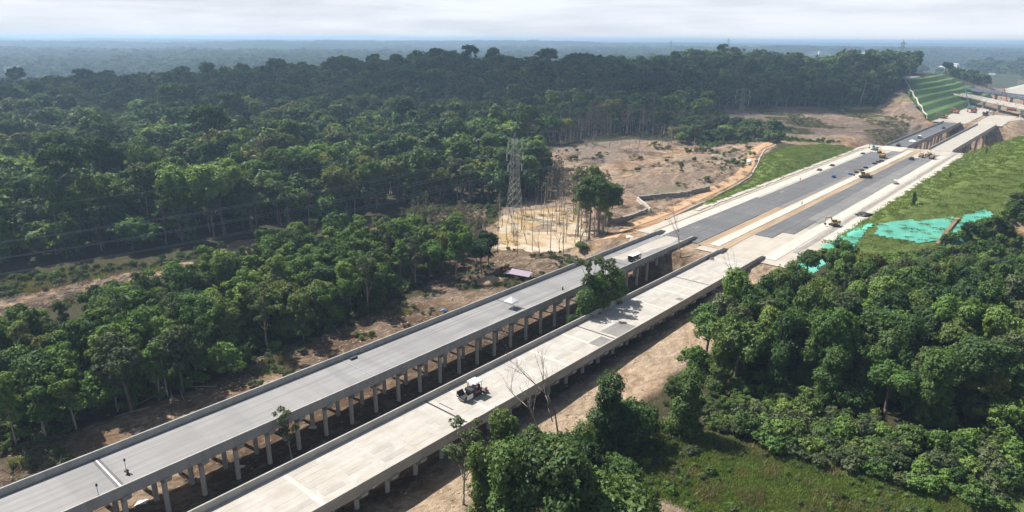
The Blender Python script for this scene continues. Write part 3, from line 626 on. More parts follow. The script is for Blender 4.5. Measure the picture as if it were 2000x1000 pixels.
def wall(name, label, pix, h, th, mat):
    pts = [Pg(u, v) for u, v in pix]; mb = MB()
    for a_, b_ in zip(pts[:-1], pts[1:]):
        d = (b_-a_); L = Vector((d.x, d.y, 0)).length; n = max(1, int(L/2))
        for i in range(n):
            p = a_.lerp(b_, (i+.5)/n); az = math.atan2(d.y, d.x); z = g1(p.x, p.y)-.4
            mb.hexa((p.x, p.y, z), (L/n-.03, th*1.3), (L/n-.03, th), h+.4+random.uniform(-.12, .12), rz=az)
    return tag(mb.build(name, mat), label, 'wall')
wall('retaining_wall', 'long grey stone retaining wall curving along the edge of the cleared field', [(1246, 392), (1290, 387), (1340, 383), (1384, 372)], 1.9, 1.2, M['gabion'])
wall('retaining_wall', 'short pale concrete wall running down from the end of the grey wall', [(1245, 393), (1256, 402), (1270, 415)], 1.6, .6, M['white_concrete'])
wall('retaining_wall', 'low grey stone wall below the pale wall beside the orange track', [(1198, 437), (1230, 426), (1262, 414)], 1.3, 1.2, M['gabion'])
t = NT('turquoise_net'); n1 = t.noise(2.2, 5, .7, (1, .25, 1)); n2 = t.noise(.3, 5, .6)
M['net'] = t.bsdf(t.mix(t.ramp(n1, [(.4, 0.0), (.75, .5)]), t.ramp(n2, [(.3, (.05, .30, .235)), (.7, (.10, .43, .34))]), (.22, .30, .2)), .8, n1, .5, .1)
def drape(name, label, cat, pl, step, dz, mat, rag=.35, seed=3):
    bx0, by0 = pl.min(0)-1; bx1, by1 = pl.max(0)+1; X, Y = np.meshgrid(np.arange(bx0, bx1, step), np.arange(by0, by1, step), indexing='ij'); kp = sdist(pl, X, Y)+rag*fbm(X, Y, 6, 3, seed) > 0
    zz = gz(X, Y)+dz+.16*fbm(X, Y, 2.4, 3, seed); ix = -np.ones(X.shape, int); vs = []; fs = []
    def v_(i, j):
        if ix[i, j] < 0: ix[i, j] = len(vs); vs.append((X[i, j], Y[i, j], zz[i, j]))
        return ix[i, j]
    for i in range(X.shape[0]-1):
        for j in range(X.shape[1]-1):
            if kp[i, j] and kp[i+1, j] and kp[i, j+1] and kp[i+1, j+1]: fs.append((v_(i, j), v_(i+1, j), v_(i+1, j+1), v_(i, j+1)))
    return tag(MB().add(vs, fs).build(name, mat, None, True), label, cat)
drape('erosion_net', 'turquoise erosion net along the road side of the grassy hill', 'net', pgp([(1515, 545), (1595, 480), (1680, 438), (1712, 436), (1690, 462), (1640, 500), (1560, 560)]), .8, .14, M['net'])
drape('erosion_net', 'turquoise erosion net sheet left of the brown stair strip', 'net', pgp([(1712, 437), (1760, 430), (1810, 427), (1872, 418), (1862, 440), (1838, 470), (1800, 478), (1740, 468), (1700, 462)]), .8, .15, M['net'])
drape('erosion_net', 'turquoise erosion net sheet right of the brown stair strip', 'net', pgp([(1880, 417), (1925, 408), (1948, 418), (1930, 440), (1880, 478), (1832, 500), (1836, 482)]), .8, .16, M['net'])
sa_, sb_ = Pg(1869, 429), Pg(1832, 476); mb = MB(); st_root = empty('slope_stairs', sa_, 0, label='brown stair drain between the two turquoise net sheets', cat='stairs')
for k in range(22):
    p = sa_.lerp(sb_, k/21); z = g1(p.x, p.y); MB().box((p.x-sa_.x, p.y-sa_.y, z-sa_.z), (1.6, 1.0, .35), rz=math.atan2(sb_.y-sa_.y, sb_.x-sa_.x)).build('step', M['brown_soil'], st_root)
# stair drain on the near mound side track
def chute(name, label, pix, w, mat):
    pts = [Pg(u, v) for u, v in pix]; mb = MB()
    for a_, b_ in zip(pts[:-1], pts[1:]):
        n = max(1, int((b_-a_).length/2.5))
        for i in range(n):
            p = a_.lerp(b_, i/n); q = a_.lerp(b_, (i+1)/n); p.z = g1(p.x, p.y)+.1; q.z = g1(q.x, q.y)+.1; mb.tube(p, q, w, w, 6)
    return tag(mb.build(name, mat), label, 'drain')
chute('track_drain', 'narrow white drain beside the orange track behind the mound', [(1515, 283), (1494, 293), (1484, 308), (1478, 325), (1466, 345), (1440, 362), (1400, 382), (1368, 398), (1300, 430)], .35, M['white_concrete'])

ribbon('dirt_track', [Pg(u, v) for u, v in ((1190, 466), (1230, 446), (1265, 431), (1330, 402), (1395, 371), (1440, 347), (1460, 326), (1470, 303), (1485, 287), (1508, 279))], 4.6, .12, M['orange_sand'], n=90)
drape('slope_cover', 'pale grey sheeted slope behind the dark railed far ramp', 'cover', pgp([(1928, 168), (2020, 166), (2020, 188), (1960, 182)]), 4, .5, M['panel_concrete'], 3)
# ------------------------------------------------------------------ machines, in local axes: x across, y forward
def wheel(root, x, y, r, w, rim='white_paint'):
    tr = MB().tube((x-w/2, y, r), (x+w/2, y, r), r, n=16).build('wheel', M['rubber'], root); MB().tube((x-w/2-.02, y, r), (x+w/2+.02, y, r), r*.5, n=10).build('rim', M[rim], tr)
def crawler(root, x, L, h, w):
    prof = []
    for i in range(8): a_ = -math.pi/2+math.pi*i/7; prof.append((L/2-h/2+math.cos(a_)*h/2, h/2+math.sin(a_)*h/2))
    for i in range(8): a_ = math.pi/2+math.pi*i/7; prof.append((-L/2+h/2+math.cos(a_)*h/2, h/2+math.sin(a_)*h/2))
    c_ = MB().prism(prof, x-w/2, x+w/2, axis='x').build('crawler_track', M['track_steel'], root)
    mb = MB()
    for k in range(5): mb.tube((x-w/2-.03, -L/2+h/2+k*(L-h)/4, h/2), (x+w/2+.03, -L/2+h/2+k*(L-h)/4, h/2), h*.3, n=8)
    mb.build('road_wheels', M['dark_paint'], c_)
def excavator(label, loc, rz, paint, scale=1.0, group=None, boom=R(48), swing=0.0):
    r = empty('excavator', loc, rz, label=label, cat='excavator', group=group); r.scale = (scale*.72,)*3
    for sx_ in (-1, 1): crawler(r, sx_*1.15, 3.9, .9, .55)
    MB().box((0, 0, .55), (1.8, 2.2, .5)).tube((0, 0, 1.0), (0, 0, 1.25), .8, n=12).build('undercarriage', M['dark_paint'], r)
    MB().box((0, -.5, 1.2), (2.6, 3.2, .35)).hexa((0, -1.45, 1.55), (2.6, 1.5), (2.4, 1.3), .95).hexa((.75, .0, 1.55), (1.0, 1.4), (.95, 1.3), .6).build('upper_body', M[paint], r, bevel=.06)
    cb = MB().hexa((-.75, .45, 1.55), (1.0, 1.5), (.9, 1.25), 1.5, off=(0, -.1)).build('cab', M[paint], r); MB().hexa((-.75, .47, 2.0), (1.03, 1.5), (.95, 1.3), .85, off=(0, -.07)).build('window', M['glass'], cb)
    p0 = Vector((.1, .9, 1.7)); p1 = p0+Vector((0, 2.6*math.cos(boom+.3), 2.6*math.sin(boom+.3))); p2 = p1+Vector((0, 2.6, -.35)); p3 = p2+Vector((0, -.15, -2.4))
    MB().tube(p0, p1, .28, .34, 4).tube(p1, p2, .34, .2, 4).build('boom', M[paint], r); MB().tube(p2+Vector((0, -.3, .5)), p3, .22, .15, 4).build('arm', M[paint], r)
    MB().hexa(p3+Vector((0, -.3, -.8)), (.9, .4), (.9, .95), .85, off=(0, .2)).build('bucket', M['track_steel'], r); return r
def roller(label, loc, rz, paint, scale=1.0, group=None):
    r = empty('road_roller', loc, rz, label=label, cat='roller', group=group); r.scale = (scale*.72,)*3
    MB().tube((-1.05, 1.7, .75), (1.05, 1.7, .75), .75, n=18).build('drum', M['track_steel'], r)
    MB().box((-1.2, 1.3, .6), (.14, 1.9, .45)).box((1.2, 1.3, .6), (.14, 1.9, .45)).box((0, .55, .6), (2.5, .35, .5)).build('drum_frame', M[paint], r)
    for sx_ in (-1, 1): wheel(r, sx_*.9, -1.3, .75, .5, paint)
    MB().hexa((0, -1.5, .8), (1.7, 2.3), (1.5, 2.1), .95).build('engine_hood', M[paint], r, bevel=.08)
    MB().box((0, .05, .6), (1.5, 1.1, .9)).build('chassis', M[paint], r)
    cb = MB()
    for sx_ in (-.7, .7):
        for y in (-.4, .6): cb.box((sx_, y, 1.4), (.08, .08, 1.5))
    cb.build('roof_post', M['dark_paint'], r); MB().hexa((0, .1, 2.88), (1.8, 1.7), (1.6, 1.5), .12).build('roof', M[paint], r); MB().box((0, -.1, 1.45), (.6, .5, .25)).box((0, -.3, 1.7), (.6, .12, .5)).build('seat', M['dark_paint'], r); return r
def pickup(name, label, loc, rz, paint, cat='pickup', scale=1.0, group=None):
    r = empty(name, loc, rz, label=label, cat=cat, group=group); r.scale = (scale*.72,)*3
    MB().hexa((0, 0, .45), (1.8, 5.0), (1.78, 4.95), .5).hexa((0, 1.75, .95), (1.7, 1.4), (1.6, 1.2), .14).build('body', M[paint], r, bevel=.06)
    c_ = MB().hexa((0, .15, .95), (1.7, 2.2), (1.4, 1.5), .75).build('cabin', M[paint], r); MB().hexa((0, .15, 1.05), (1.73, 2.1), (1.5, 1.6), .5).build('window', M['glass'], c_)
    b = MB(); b.box((-.85, -1.6, .95), (.08, 1.7, .35)).box((.85, -1.6, .95), (.08, 1.7, .35)).box((0, -2.42, .95), (1.78, .08, .35)); b.build('cargo_bed', M[paint], r)
    for sx_ in (-.82, .82):
        for y in (-1.55, 1.55): wheel(r, sx_, y, .38, .26, 'steel')
    for sx_ in (-.65, .65): MB().box((sx_, 2.47, .7), (.35, .06, .16)).build('headlight', M['pale_steel'], r)
    return r
def lorry(label, loc, rz, paint, body, scale=1.0, tank=False, group=None):
    r = empty('truck', loc, rz, label=label, cat='truck', group=group); r.scale = (scale*.72,)*3
    MB().box((-.4, -.4, .75), (.18, 7.0, .25)).box((.4, -.4, .75), (.18, 7.0, .25)).build('chassis', M['dark_paint'], r)
    c_ = MB().hexa((0, 2.5, .8), (2.3, 1.9), (2.2, 1.65), 1.9, off=(0, -.1)).build('cab', M[paint], r, bevel=.08)
    MB().hexa((0, 3.3, 1.75), (2.05, .35), (1.95, .2), .75, off=(0, -.08)).build('windscreen', M['glass'], c_)
    for sx_ in (-1, 1): MB().box((sx_*1.14, 2.6, 1.75), (.05, 1.0, .65)).build('side_window', M['glass'], c_)
    MB().box((0, 3.42, .75), (2.2, .15, .4)).build('bumper', M['dark_paint'], r)
    b = MB()
    b.box((0, -1.4, 1.05), (2.4, 5.0, .12)).box((-1.17, -1.4, 1.17), (.07, 5.0, 1.5)).box((1.17, -1.4, 1.17), (.07, 5.0, 1.5)).box((0, 1.07, 1.17), (2.4, .07, 1.7))
    b.build('cargo_box', M[body], r); MB().box((0, -1.3, 2.68), (2.44, 5.2, .06)).build('canvas_roof', M['tarp_white'], r)
    for sx_ in (-1, 1):
        for y in (2.4, -2.2, -3.2): wheel(r, sx_*.98, y, .5, .36, 'steel')
    for sx_ in (-1, 1): MB().box((sx_*.85, -4.0, .9), (.3, .08, .15)).build('tail_lamp', M['red_paint'], r)
    return r
# asphalt paver on the concrete viaduct (hopper towards the camera's left)
def paver(loc, rz):
    r = empty('asphalt_paver', loc, rz, label='white and black asphalt paver with canopy on the concrete viaduct', cat='paver'); r.scale = (.70,)*3
    for sx_ in (-1, 1): crawler(r, sx_*.95, 3.4, .85, .4)
    MB().hexa((0, -.2, .6), (2.0, 3.4), (1.9, 3.0), .9).build('chassis', M['dark_paint'], r)
    hp_ = MB()                                                       # receiving hopper: floor and two raised wings
    hp_.box((0, 2.6, .6), (1.5, 1.9, .1)); hp_.box((0, 3.55, .55), (3.1, .1, .25))
    hp_.build('hopper', M['dark_paint'], r)
    for sx_ in (-1, 1):
        wg = MB().add([(sx_*.75, 1.65, .65), (sx_*.75, 3.55, .65), (sx_*1.55, 3.5, 1.75), (sx_*1.55, 1.7, 1.75), (sx_*.85, 1.65, .6), (sx_*.85, 3.55, .6), (sx_*1.66, 3.5, 1.74), (sx_*1.66, 1.7, 1.74)], [(0, 1, 2, 3), (4, 5, 6, 7), (0, 1, 5, 4), (1, 2, 6, 5), (2, 3, 7, 6), (3, 0, 4, 7)]).build('hopper_wing', M['dark_paint'], r)
        MB().box((sx_*1.68, 2.6, .75), (.06, 1.8, .95)).build('wing_cover', M['pale_steel'], wg)
    MB().tube((-.9, 3.75, .45), (.9, 3.75, .45), .14, n=8).build('push_roller', M['track_steel'], r)
    MB().hexa((0, .75, 1.35), (2.4, 1.7), (2.2, 1.4), .75).build('engine_hood', M['dark_paint'], r, bevel=.06)
    MB().box((1.22, -.2, .95), (.05, 1.6, .55)).box((-1.22, -.2, .95), (.05, 1.6, .55)).build('side_panel', M['red_paint'], r)
    MB().box((0, -.85, 1.45), (2.6, 1.7, .12)).build('platform', M['dark_paint'], r)
    for sx_ in (-.7, .7): s_ = MB().box((sx_, -1.05, 1.57), (.5, .5, .4)).box((sx_, -1.32, 1.9), (.5, .12, .6)).build('seat', M['dark_paint'], r); MB().tube((sx_, -.45, 1.57), (sx_, -.35, 2.2), .05, n=6).box((sx_, -.35, 2.15), (.6, .3, .15)).build('console', M['white_paint'], s_)
    for sx_ in (-1.1, 1.1):
        for y in (-1.6, .3): MB().tube((sx_, y, 1.5), (sx_*.98, y, 3.3), .05, n=6).build('canopy_post', M['dark_paint'], r)
    MB().hexa((0, -.65, 3.28), (2.7, 2.6), (2.3, 2.2), .18).build('canopy', M['pale_steel'], r)
    MB().tube((.75, .9, 2.05), (.75, .9, 3.1), .08, n=8).build('exhaust', M['track_steel'], r)
    for sx_ in (-1, 1): MB().tube((sx_*1.3, .6, .7), (sx_*1.3, -2.6, .55), .11, n=6).build('tow_arm', M['dark_paint'], r)
    sc_ = MB().box((0, -2.75, .12), (3.2, .9, .45)).tube((-1.6, -2.3, .4), (1.6, -2.3, .4), .18, n=8).build('screed', M['track_steel'], r); MB().box((0, -3.35, .25), (3.2, .4, .06)).build('walkway', M['dark_paint'], sc_)
    for sx_ in (-1.35, 1.35): MB().box((sx_, -2.8, .57), (.3, .5, .75)).build('control_box', M['red_paint'], sc_)
    return r
pq = P(924, 772, 0); paver((pq.x, pq.y, .03), -A+math.pi)
def at(u, v, z=.03): q = P(u, v, 0); return (q.x, q.y, z)
lorry('white truck with open dark cargo box on the asphalt viaduct', at(1240, 508), -A, 'white_paint', 'dark_paint', .82)
# machines on the road
excavator('teal excavator at the road edge before the left far bridge', at(1708, 293), -A+1.2, 'teal_paint', 1.0)
roller('orange-yellow roller just below the teal excavator', at(1717, 299), -A+.4, 'tan_paint', 1.1)
roller('large yellow roller at the upper end of the left carriageway', at(1723, 308), -A+.2, 'yellow_paint', 1.5)
roller('dark roller at the near end of the left far bridge', at(1754, 286), -A, 'dark_paint', 1.0)
lorry('white truck on the asphalt deck of the left far bridge', at(1796, 270), -A, 'white_paint', 'white_paint', .8)
pickup('pickup', 'dark pickup near the far end of the left far bridge', at(1843, 252), -A, 'dark_paint', scale=1.1)
excavator('tan excavator standing on the white median slab', at(1686, 347), -A+2.0, 'tan_paint', 1.15)
roller('tan roller on the median just right of the tan excavator', at(1695, 346), -A+1.2, 'tan_paint', .95)
pickup('pickup', 'silver grey pickup on the pale shoulder right of the road', at(1748, 358), -A+.2, 'pale_steel', scale=1.15)
pickup('van', 'small dark van on the right carriageway', at(1780, 312), -A, 'dark_paint', 'van', 1.1)
for (u, v), lb in zip(((1799, 307), (1813, 305), (1820, 310)), ('tan roller leftmost of three at the upper end of the right carriageway', 'tan roller in the middle of three before the right far bridge', 'tan roller rightmost of three before the right far bridge')):
    roller(lb, at(u, v), -A+random.uniform(-.4, .4), 'tan_paint', 1.25)
excavator('small tan excavator on the pale shoulder near the turquoise net', at(1629, 441), -A+2.4, 'tan_paint', .95)
pickup('van', 'dark blue van on the left carriageway by the row of barrier heaps', at(1628, 346), -A+.2, 'blue_tarp', 'van', .9)
# far machines below the ramps
for u, v, c_, lb in ((1866, 222, 'orange_paint', 'orange excavator left of the pier works below the pale ramp'), (1900, 221, 'red_paint', 'red excavator below the pale far ramp'), (1843, 232, 'tan_paint', 'tan excavator at the upper end of the pale road base'), (1925, 226, 'dark_paint', 'dark excavator beside the haul road')):
    q = Pg(u, v); excavator(lb, (q.x, q.y, q.z), random.uniform(0, 6), c_, 1.5)
for u, v, lb in ((1975, 216, 'orange mobile crane with raised boom right of the ramp works'), (1898, 214, 'teal mobile crane boom left of the ramp works')):
    q = Pg(u, v); r_ = empty('mobile_crane', q, R(40), label=lb, cat='crane'); pt_ = 'orange_paint' if 'orange' in lb else 'teal_paint'
    for sx_ in (-1, 1): crawler(r_, sx_*1.6, 6, 1.1, .8)
    MB().box((0, 0, 1.1), (3, 5, 1.6)).build('upper_body', M[pt_], r_); MB().hexa((-1, 2.2, 1.4), (1.2, 1.6), (1.1, 1.3), 1.8).build('cab', M[pt_], r_)
    tip = Vector((0, 9, 19)); mb = MB()
    for ox, oz in ((-.5, -.4), (.5, -.4), (-.5, .4), (.5, .4)): mb.tube((ox, 2, 2+oz), tip+Vector((ox*.5, 0, oz*.5)), .18, n=4)
    for k in range(9): f = k/9; p = Vector((0, 2, 2)).lerp(tip, f); q_ = Vector((0, 2, 2)).lerp(tip, f+.1); mb.tube(p+Vector((-.5, 0, .3)), q_+Vector((.5, 0, -.3)), .1, n=3)
    mb.build('boom', M[pt_], r_); MB().tube(tip, tip-Vector((0, 0, 9)), .08, n=4).box(tip-Vector((0, 0, 10)), (.5, .5, 1)).build('hook', M['dark_paint'], r_)

# barrier heaps along the left carriageway
for k, (u, v) in enumerate(((1661, 341), (1672, 337), (1683, 333), (1691, 328), (1708, 320), (1715, 317), (1722, 315))):
    q = P(u, v, 0); r_ = empty('barrier_stack', (q.x, q.y, -.02), -A+.8, label=['blue-grey barrier stack nearest in the row on the left carriageway', 'dark barrier stack in the row along the left carriageway'][k > 0], cat='barrier', group='barrier stacks on the left carriageway'); r_.scale = (.6,)*3
    for i in range(3): MB().hexa((0, (i-1)*.95, 0), (2.6, .55), (2.5, .22), .9).build('barrier', M['blue_tarp'] if k == 0 else M['dark_paint'], r_)
for u, v in ((1685, 300), (1625, 323), (1600, 332)):
    q = P(u, v, 0); r_ = empty('plate_stack', (q.x, q.y, -.08), -A, label='dark low stack of steel plates on the left shoulder', cat='plates', group='steel plate stacks on the left shoulder')
    for i in range(3): MB().box((0, 0, i*.18), (1.6-.1*i, 3.4-.2*i, .15), rz=.1*i).build('plate', M['dark_steel'], r_)
# posts standing on the asphalt viaduct
def post(u, v, lb):
    q = P(u, v, 0); r_ = empty('marker_post', (q.x, q.y, .0), 0, label=lb, cat='post'); MB().tube((0, 0, 0), (0, 0, .12), .3, .26, 10).build('base', M['dark_paint'], r_); MB().tube((0, 0, .1), (0, 0, 1.6), .03, n=6).build('pole', M['dark_steel'], r_); MB().tube((0, 0, 1.5), (0, 0, 1.85), .13, .1, 8).build('head', M['dark_paint'], r_)
post(193, 970, 'thin dark marker post nearest the lower left picture edge'); post(247, 920, 'thin dark marker post right of the bright deck joint')
q = P(250, 926, 0); 
def cone(u, v, lb): q = P(u, v, 0); r_ = empty('traffic_cone', (q.x, q.y, .0), 0, label=lb, cat='cone'); MB().box((0, 0, 0), (.45, .45, .05)).build('base', M['dark_paint'], r_); MB().tube((0, 0, .05), (0, 0, .8), .2, .05, 10).build('cone_body', M['dark_paint'], r_)
cone(250, 927, 'dark cone beside the marker post at the bright joint'); cone(1099, 566, 'dark cone on the asphalt deck left of the leafy trees'); cone(1158, 503, 'dark cone by the left parapet of the asphalt viaduct')
# tents
def tent(label, loc, rz, w, h, group=None):
    r_ = empty('canopy_tent', loc, rz, label=label, cat='tent', group=group)
    for sx_ in (-1, 1):
        for sy_ in (-1, 1): MB().tube((sx_*w/2, sy_*w/2, 0), (sx_*w/2*.97, sy_*w/2*.97, h), .035, n=6).build('leg', M['pale_steel'], r_)
    MB().hexa((0, 0, h), (w*1.03, w*1.03), (w*1.02, w*1.02), -.28).hexa((0, 0, h), (w*1.03, w*1.03), (.25, .25), .75).build('canopy', M['tarp_white'], r_)
    return r_
tent('white canopy tent on the asphalt viaduct deck', at(998, 601, .0), -A+.1, 2.1, 1.55)
tent('small white canopy tent on the left far bridge', at(1781, 282, .0), -A, 3.2, 1.8)
# field shelter with purple roof
q = Pg(1020, 545); r_ = empty('shelter', q, R(-28), label='open timber shelter with purple metal roof beside the asphalt viaduct', cat='shelter'); r_.scale = (.72,)*3
for sx_ in (-3.4, 0, 3.4):
    for sy_ in (-2.0, 2.0): MB().tube((sx_, sy_, -.3), (sx_, sy_, 2.3), .09, n=6).build('post', M['timber'], r_)
for sy_, nm in ((-1, 'roof_sheet'), (1, 'roof_sheet')):
    MB().add([(-4.0, 0, 3.5), (4.0, 0, 3.5), (4.0, sy_*2.7, 2.2), (-4.0, sy_*2.7, 2.2), (-4.0, 0, 3.44), (4.0, 0, 3.44), (4.0, sy_*2.7, 2.14), (-4.0, sy_*2.7, 2.14)], [(0, 1, 2, 3), (4, 5, 6, 7), (2, 3, 7, 6), (0, 3, 7, 4), (1, 2, 6, 5)]).build(nm, M['purple_roof'], r_)
MB().box((0, 0, 3.46), (8.1, .4, .1)).build('ridge_cap', M['dark_paint'], r_)
MB().add([(-4.0, -2.5, 2.1), (-6.6, -2.2, 1.6), (-6.6, 1.6, 1.6), (-4.0, 1.6, 2.1)], [(0, 1, 2, 3)]).build('lean_to_roof', M['purple_roof'], r_)
for sy_ in (-2.1, 1.5): MB().tube((-6.4, sy_, -.3), (-6.4, sy_, 1.6), .08, n=6).build('post', M['timber'], r_)
MB().box((1.2, 0, .4), (2.6, 1.4, .12)).box((1.2, -.6, -.2), (2.4, .1, .6)).box((1.2, .6, -.2), (2.4, .1, .6)).build('bench_platform', M['timber'], r_)
for u, v, nm, mt, lb, sz in ((984, 533, 'drum', 'red_paint', 'dark red drum beside the purple roofed shelter', .9), (868, 606, 'tarpaulin', 'blue_tarp', 'blue tarpaulin on the soil left of the asphalt viaduct', .7), (960, 551, 'soil_heap', 'brown_soil', 'dark soil heap in the sandy clearing', 3.2), (1385, 508, 'debris_heap', 'track_steel', 'dark debris heap at the end of the concrete viaduct parapet', 1.4), (1372, 512, 'tarpaulin', 'tarp_white', 'white crumpled sheet beside the debris heap', 1.2), (1231, 464, 'sheet_pile', 'pale_steel', 'pale sheets left lying beside the orange track', 1.0), (1690, 421, 'plate_heap', 'dark_paint', 'black tarpaulin heap beside the right drain slab', 2.2), (1240, 470, 'log_heap', 'timber', 'small timber heap beside the track at the viaduct end', 1.5), (1460, 315, 'white_heap', 'tarp_white', 'white sack heap left of the orange track', 1.8), (1466, 277, 'white_heap', 'tarp_white', 'white sack heap by the shrubs at the upper field edge', 1.6)):
    q = Pg(u, v) if v < 620 and nm != 'plate_heap' else P(u, v, 0); bm = bmesh.new(); bmesh.ops.create_icosphere(bm, subdivisions=3, radius=1)
    rr = random.Random(u)
    for vv_ in bm.verts:
        k = 1+.6*float(fbm(np.array([vv_.co.x*2+u]), np.array([vv_.co.y*2+vv_.co.z*2]), 1.2, 3, 5)[0]); vv_.co = Vector((vv_.co.x*sz*k*1.3, vv_.co.y*sz*k, max(-.2, vv_.co.z)*sz*.45*k))
    if nm == 'drum':
        bm.free(); o = MB().tube((0, 0, 0), (0, 0, 1.0), .35, n=12).tube((0, 0, .3), (0, 0, .34), .37, n=12).tube((.8, .3, 0), (.8, .3, 1.0), .35, n=12).build(nm, M[mt], None, loc=q)
    else: me = bpy.data.meshes.new(nm); bm.to_mesh(me); bm.free(); o = link(nm, me, M[mt], None, q); me.polygons.foreach_set('use_smooth', [True]*len(me.polygons))
    tag(o, lb, {'drum': 'drum', 'tarpaulin': 'tarp', 'soil_heap': 'soil', 'debris_heap': 'debris', 'sheet_pile': 'sheets', 'plate_heap': 'tarp', 'log_heap': 'timber', 'white_heap': 'sacks'}[nm])
# people on the road, seen very small
def person(label, loc, rz, top):
    me = bpy.data.meshes.new('body'); V_ = [(0, 0, .95), (0, 0, 1.2), (0, 0, 1.42), (0, 0, 1.52), (0, .02, 1.64), (.19, 0, 1.4), (.26, .02, 1.12), (.27, .1, .86), (-.19, 0, 1.4), (-.26, .02, 1.12), (-.27, .1, .86), (.1, 0, .88), (.11, .06, .48), (.11, 0, .08), (.11, .14, .03), (-.1, 0, .88), (-.11, -.06, .48), (-.12, -.12, .08), (-.12, .03, .03)]
    E_ = [(0, 1), (1, 2), (2, 3), (3, 4), (2, 5), (5, 6), (6, 7), (2, 8), (8, 9), (9, 10), (0, 11), (11, 12), (12, 13), (13, 14), (0, 15), (15, 16), (16, 17), (17, 18)]
    me.from_pydata(V_, E_, []); r_ = empty('person', loc, rz, label=label, cat='person'); r_.scale = (.75,)*3; o = link('body', me, M[top], r_); me.materials.append(M['skin'])
    sk = o.modifiers.new('skin', 'SKIN'); rad_ = [.15, .15, .14, .06, .1, .07, .055, .045, .07, .055, .045, .095, .07, .055, .05, .095, .07, .055, .05]
    for d_, k in zip(me.skin_vertices[0].data, rad_): d_.radius = (k, k)
    me.skin_vertices[0].data[0].use_root = True; o.modifiers.new('sub', 'SUBSURF').levels = 1
    MB().tube((0, .02, 1.66), (0, .02, 1.8), .14, .07, 10).tube((0, .03, 1.65), (0, .03, 1.68), .19, .17, 10).build('helmet', M['yellow_paint'], r_)
person('worker in dark blue walking on the white median slab', at(1566, 401), .5, 'cloth_blue'); person('worker in orange standing on the left shoulder', at(1563, 353), 2, 'cloth_orange'); person('worker in orange near the upper end of the left carriageway', at(1750, 301), 1, 'cloth_orange')
# pieces of felled timber and scrap on the soil
lg = [MB().path([(0, -L/2, .15), (rd.uniform(-.2, .2), 0, .2), (0, L/2, .12)], [.1, .085, .05], 6).mesh('log') for L in (2.5, 3.5, 5)]
for k in range(46):
    zone = k % 3
    u, v = ((rd.uniform(1020, 1180), rd.uniform(505, 540)), (rd.uniform(880, 1000), rd.uniform(535, 590)), (rd.uniform(250, 700), 0))[zone]
    if zone == 2: v = 800-(u-250)*.36+rd.uniform(-14, 14)
    q = Pg(u, v); o = link('log', lg[k % 3], M['bark_pale'], None, (q.x, q.y, q.z+.05), rd.uniform(0, 3.1))
    tag(o, ('pale felled log on the sandy ground right of the purple shelter', 'pale felled log in the soil clearing left of the shelter', 'felled log on the brown bank left of the asphalt viaduct')[zone], 'log', ('logs by the shelter', 'logs in the clearing', 'logs on the bank')[zone])
# plastic sheets under the left viaduct
for k, (u, v) in enumerate(((275, 975), (240, 962), (560, 850), (610, 830), (470, 905))):
    q = P(u, v, -6.0); o = drape('plastic_sheet', 'white plastic sheet on the ground between columns below the asphalt viaduct', 'sheet', np.array([[q.x-.7, q.y-.6], [q.x+.8, q.y-.4], [q.x+.6, q.y+.8], [q.x-.6, q.y+.5]]), .2, .12, M['tarp_white'], .4, k); o['group'] = 'plastic sheets below the asphalt viaduct'

# ------------------------------------------------------------------ far settlement and smoke
rh = random.Random(21); HOUSES = []
def house(loc, rz, w, l, h, roof, lb):
    r_ = empty('house', loc, rz, label=lb, cat='building', group='far pale buildings on the plain'); MB().box((0, 0, -2), (w, l, h+2)).build('wall', M['house_white'], r_)
    MB().prism([(-w/2-.6, h), (w/2+.6, h), (0, h+w*.22)], -l/2-.6, l/2+.6).build('roof', M[roof], r_)
for k in range(26):
    u = rh.uniform(1590, 2010); v = rh.uniform(100, 124) if k < 18 else rh.uniform(128, 136); q = P(u, v, 8); z = g1(q.x, q.y); sc_ = rh.uniform(.7, 1.3)*(1.6 if k < 18 else 1)
    HOUSES.append((q.x, q.y)); house((q.x, q.y, z), rh.uniform(0, 3), 5.5*sc_, 12*sc_, 5*sc_, rh.choice(['house_white', 'pale_steel', 'roof_red']), 'tiny pale building among trees on the hazy far plain')
def smoke(label, u, dist, h, lean):
    q = P(u, 108, 0); k = dist/math.hypot(q.x, q.y); x, y = q.x*k, q.y*k; z = g1(x, y); bm = bmesh.new(); bmesh.ops.create_icosphere(bm, subdivisions=4, radius=1)
    for v_ in bm.verts:
        f = (v_.co.z+1)/2; n_ = 1+.6*float(fbm(np.array([v_.co.x*1.5+u]), np.array([v_.co.y*1.5+v_.co.z*3]), 1, 3, 7)[0]); r0 = h*(.10+.22*f)*n_
        a_ = math.hypot(v_.co.x, v_.co.y)+1e-6; sh = math.sqrt(max(0, 1-v_.co.z**2)); v_.co = Vector((v_.co.x/a_*r0*sh+lean*h*f*f, v_.co.y/a_*r0*sh, f*h))
    me = bpy.data.meshes.new('smoke_plume'); bm.to_mesh(me); bm.free(); mt = bpy.data.materials.new('smoke'); mt.use_nodes = True; nn = mt.node_tree.nodes; nn.clear(); oo = nn.new('ShaderNodeOutputMaterial'); pv_ = nn.new('ShaderNodeVolumePrincipled'); pv_.inputs['Color'].default_value = (.95, .95, .95, 1); pv_.inputs['Density'].default_value = .03; mt.node_tree.links.new(pv_.outputs[0], oo.inputs['Volume'])
    return tag(link('smoke_plume', me, mt, None, (x, y, z)), label, 'smoke')
smoke('thin white smoke plume rising behind the wooded hill', 1438, 2300, 48, -.9); smoke('low drifting smoke plume on the plain right of the first plume', 1590, 2300, 26, -1.4)

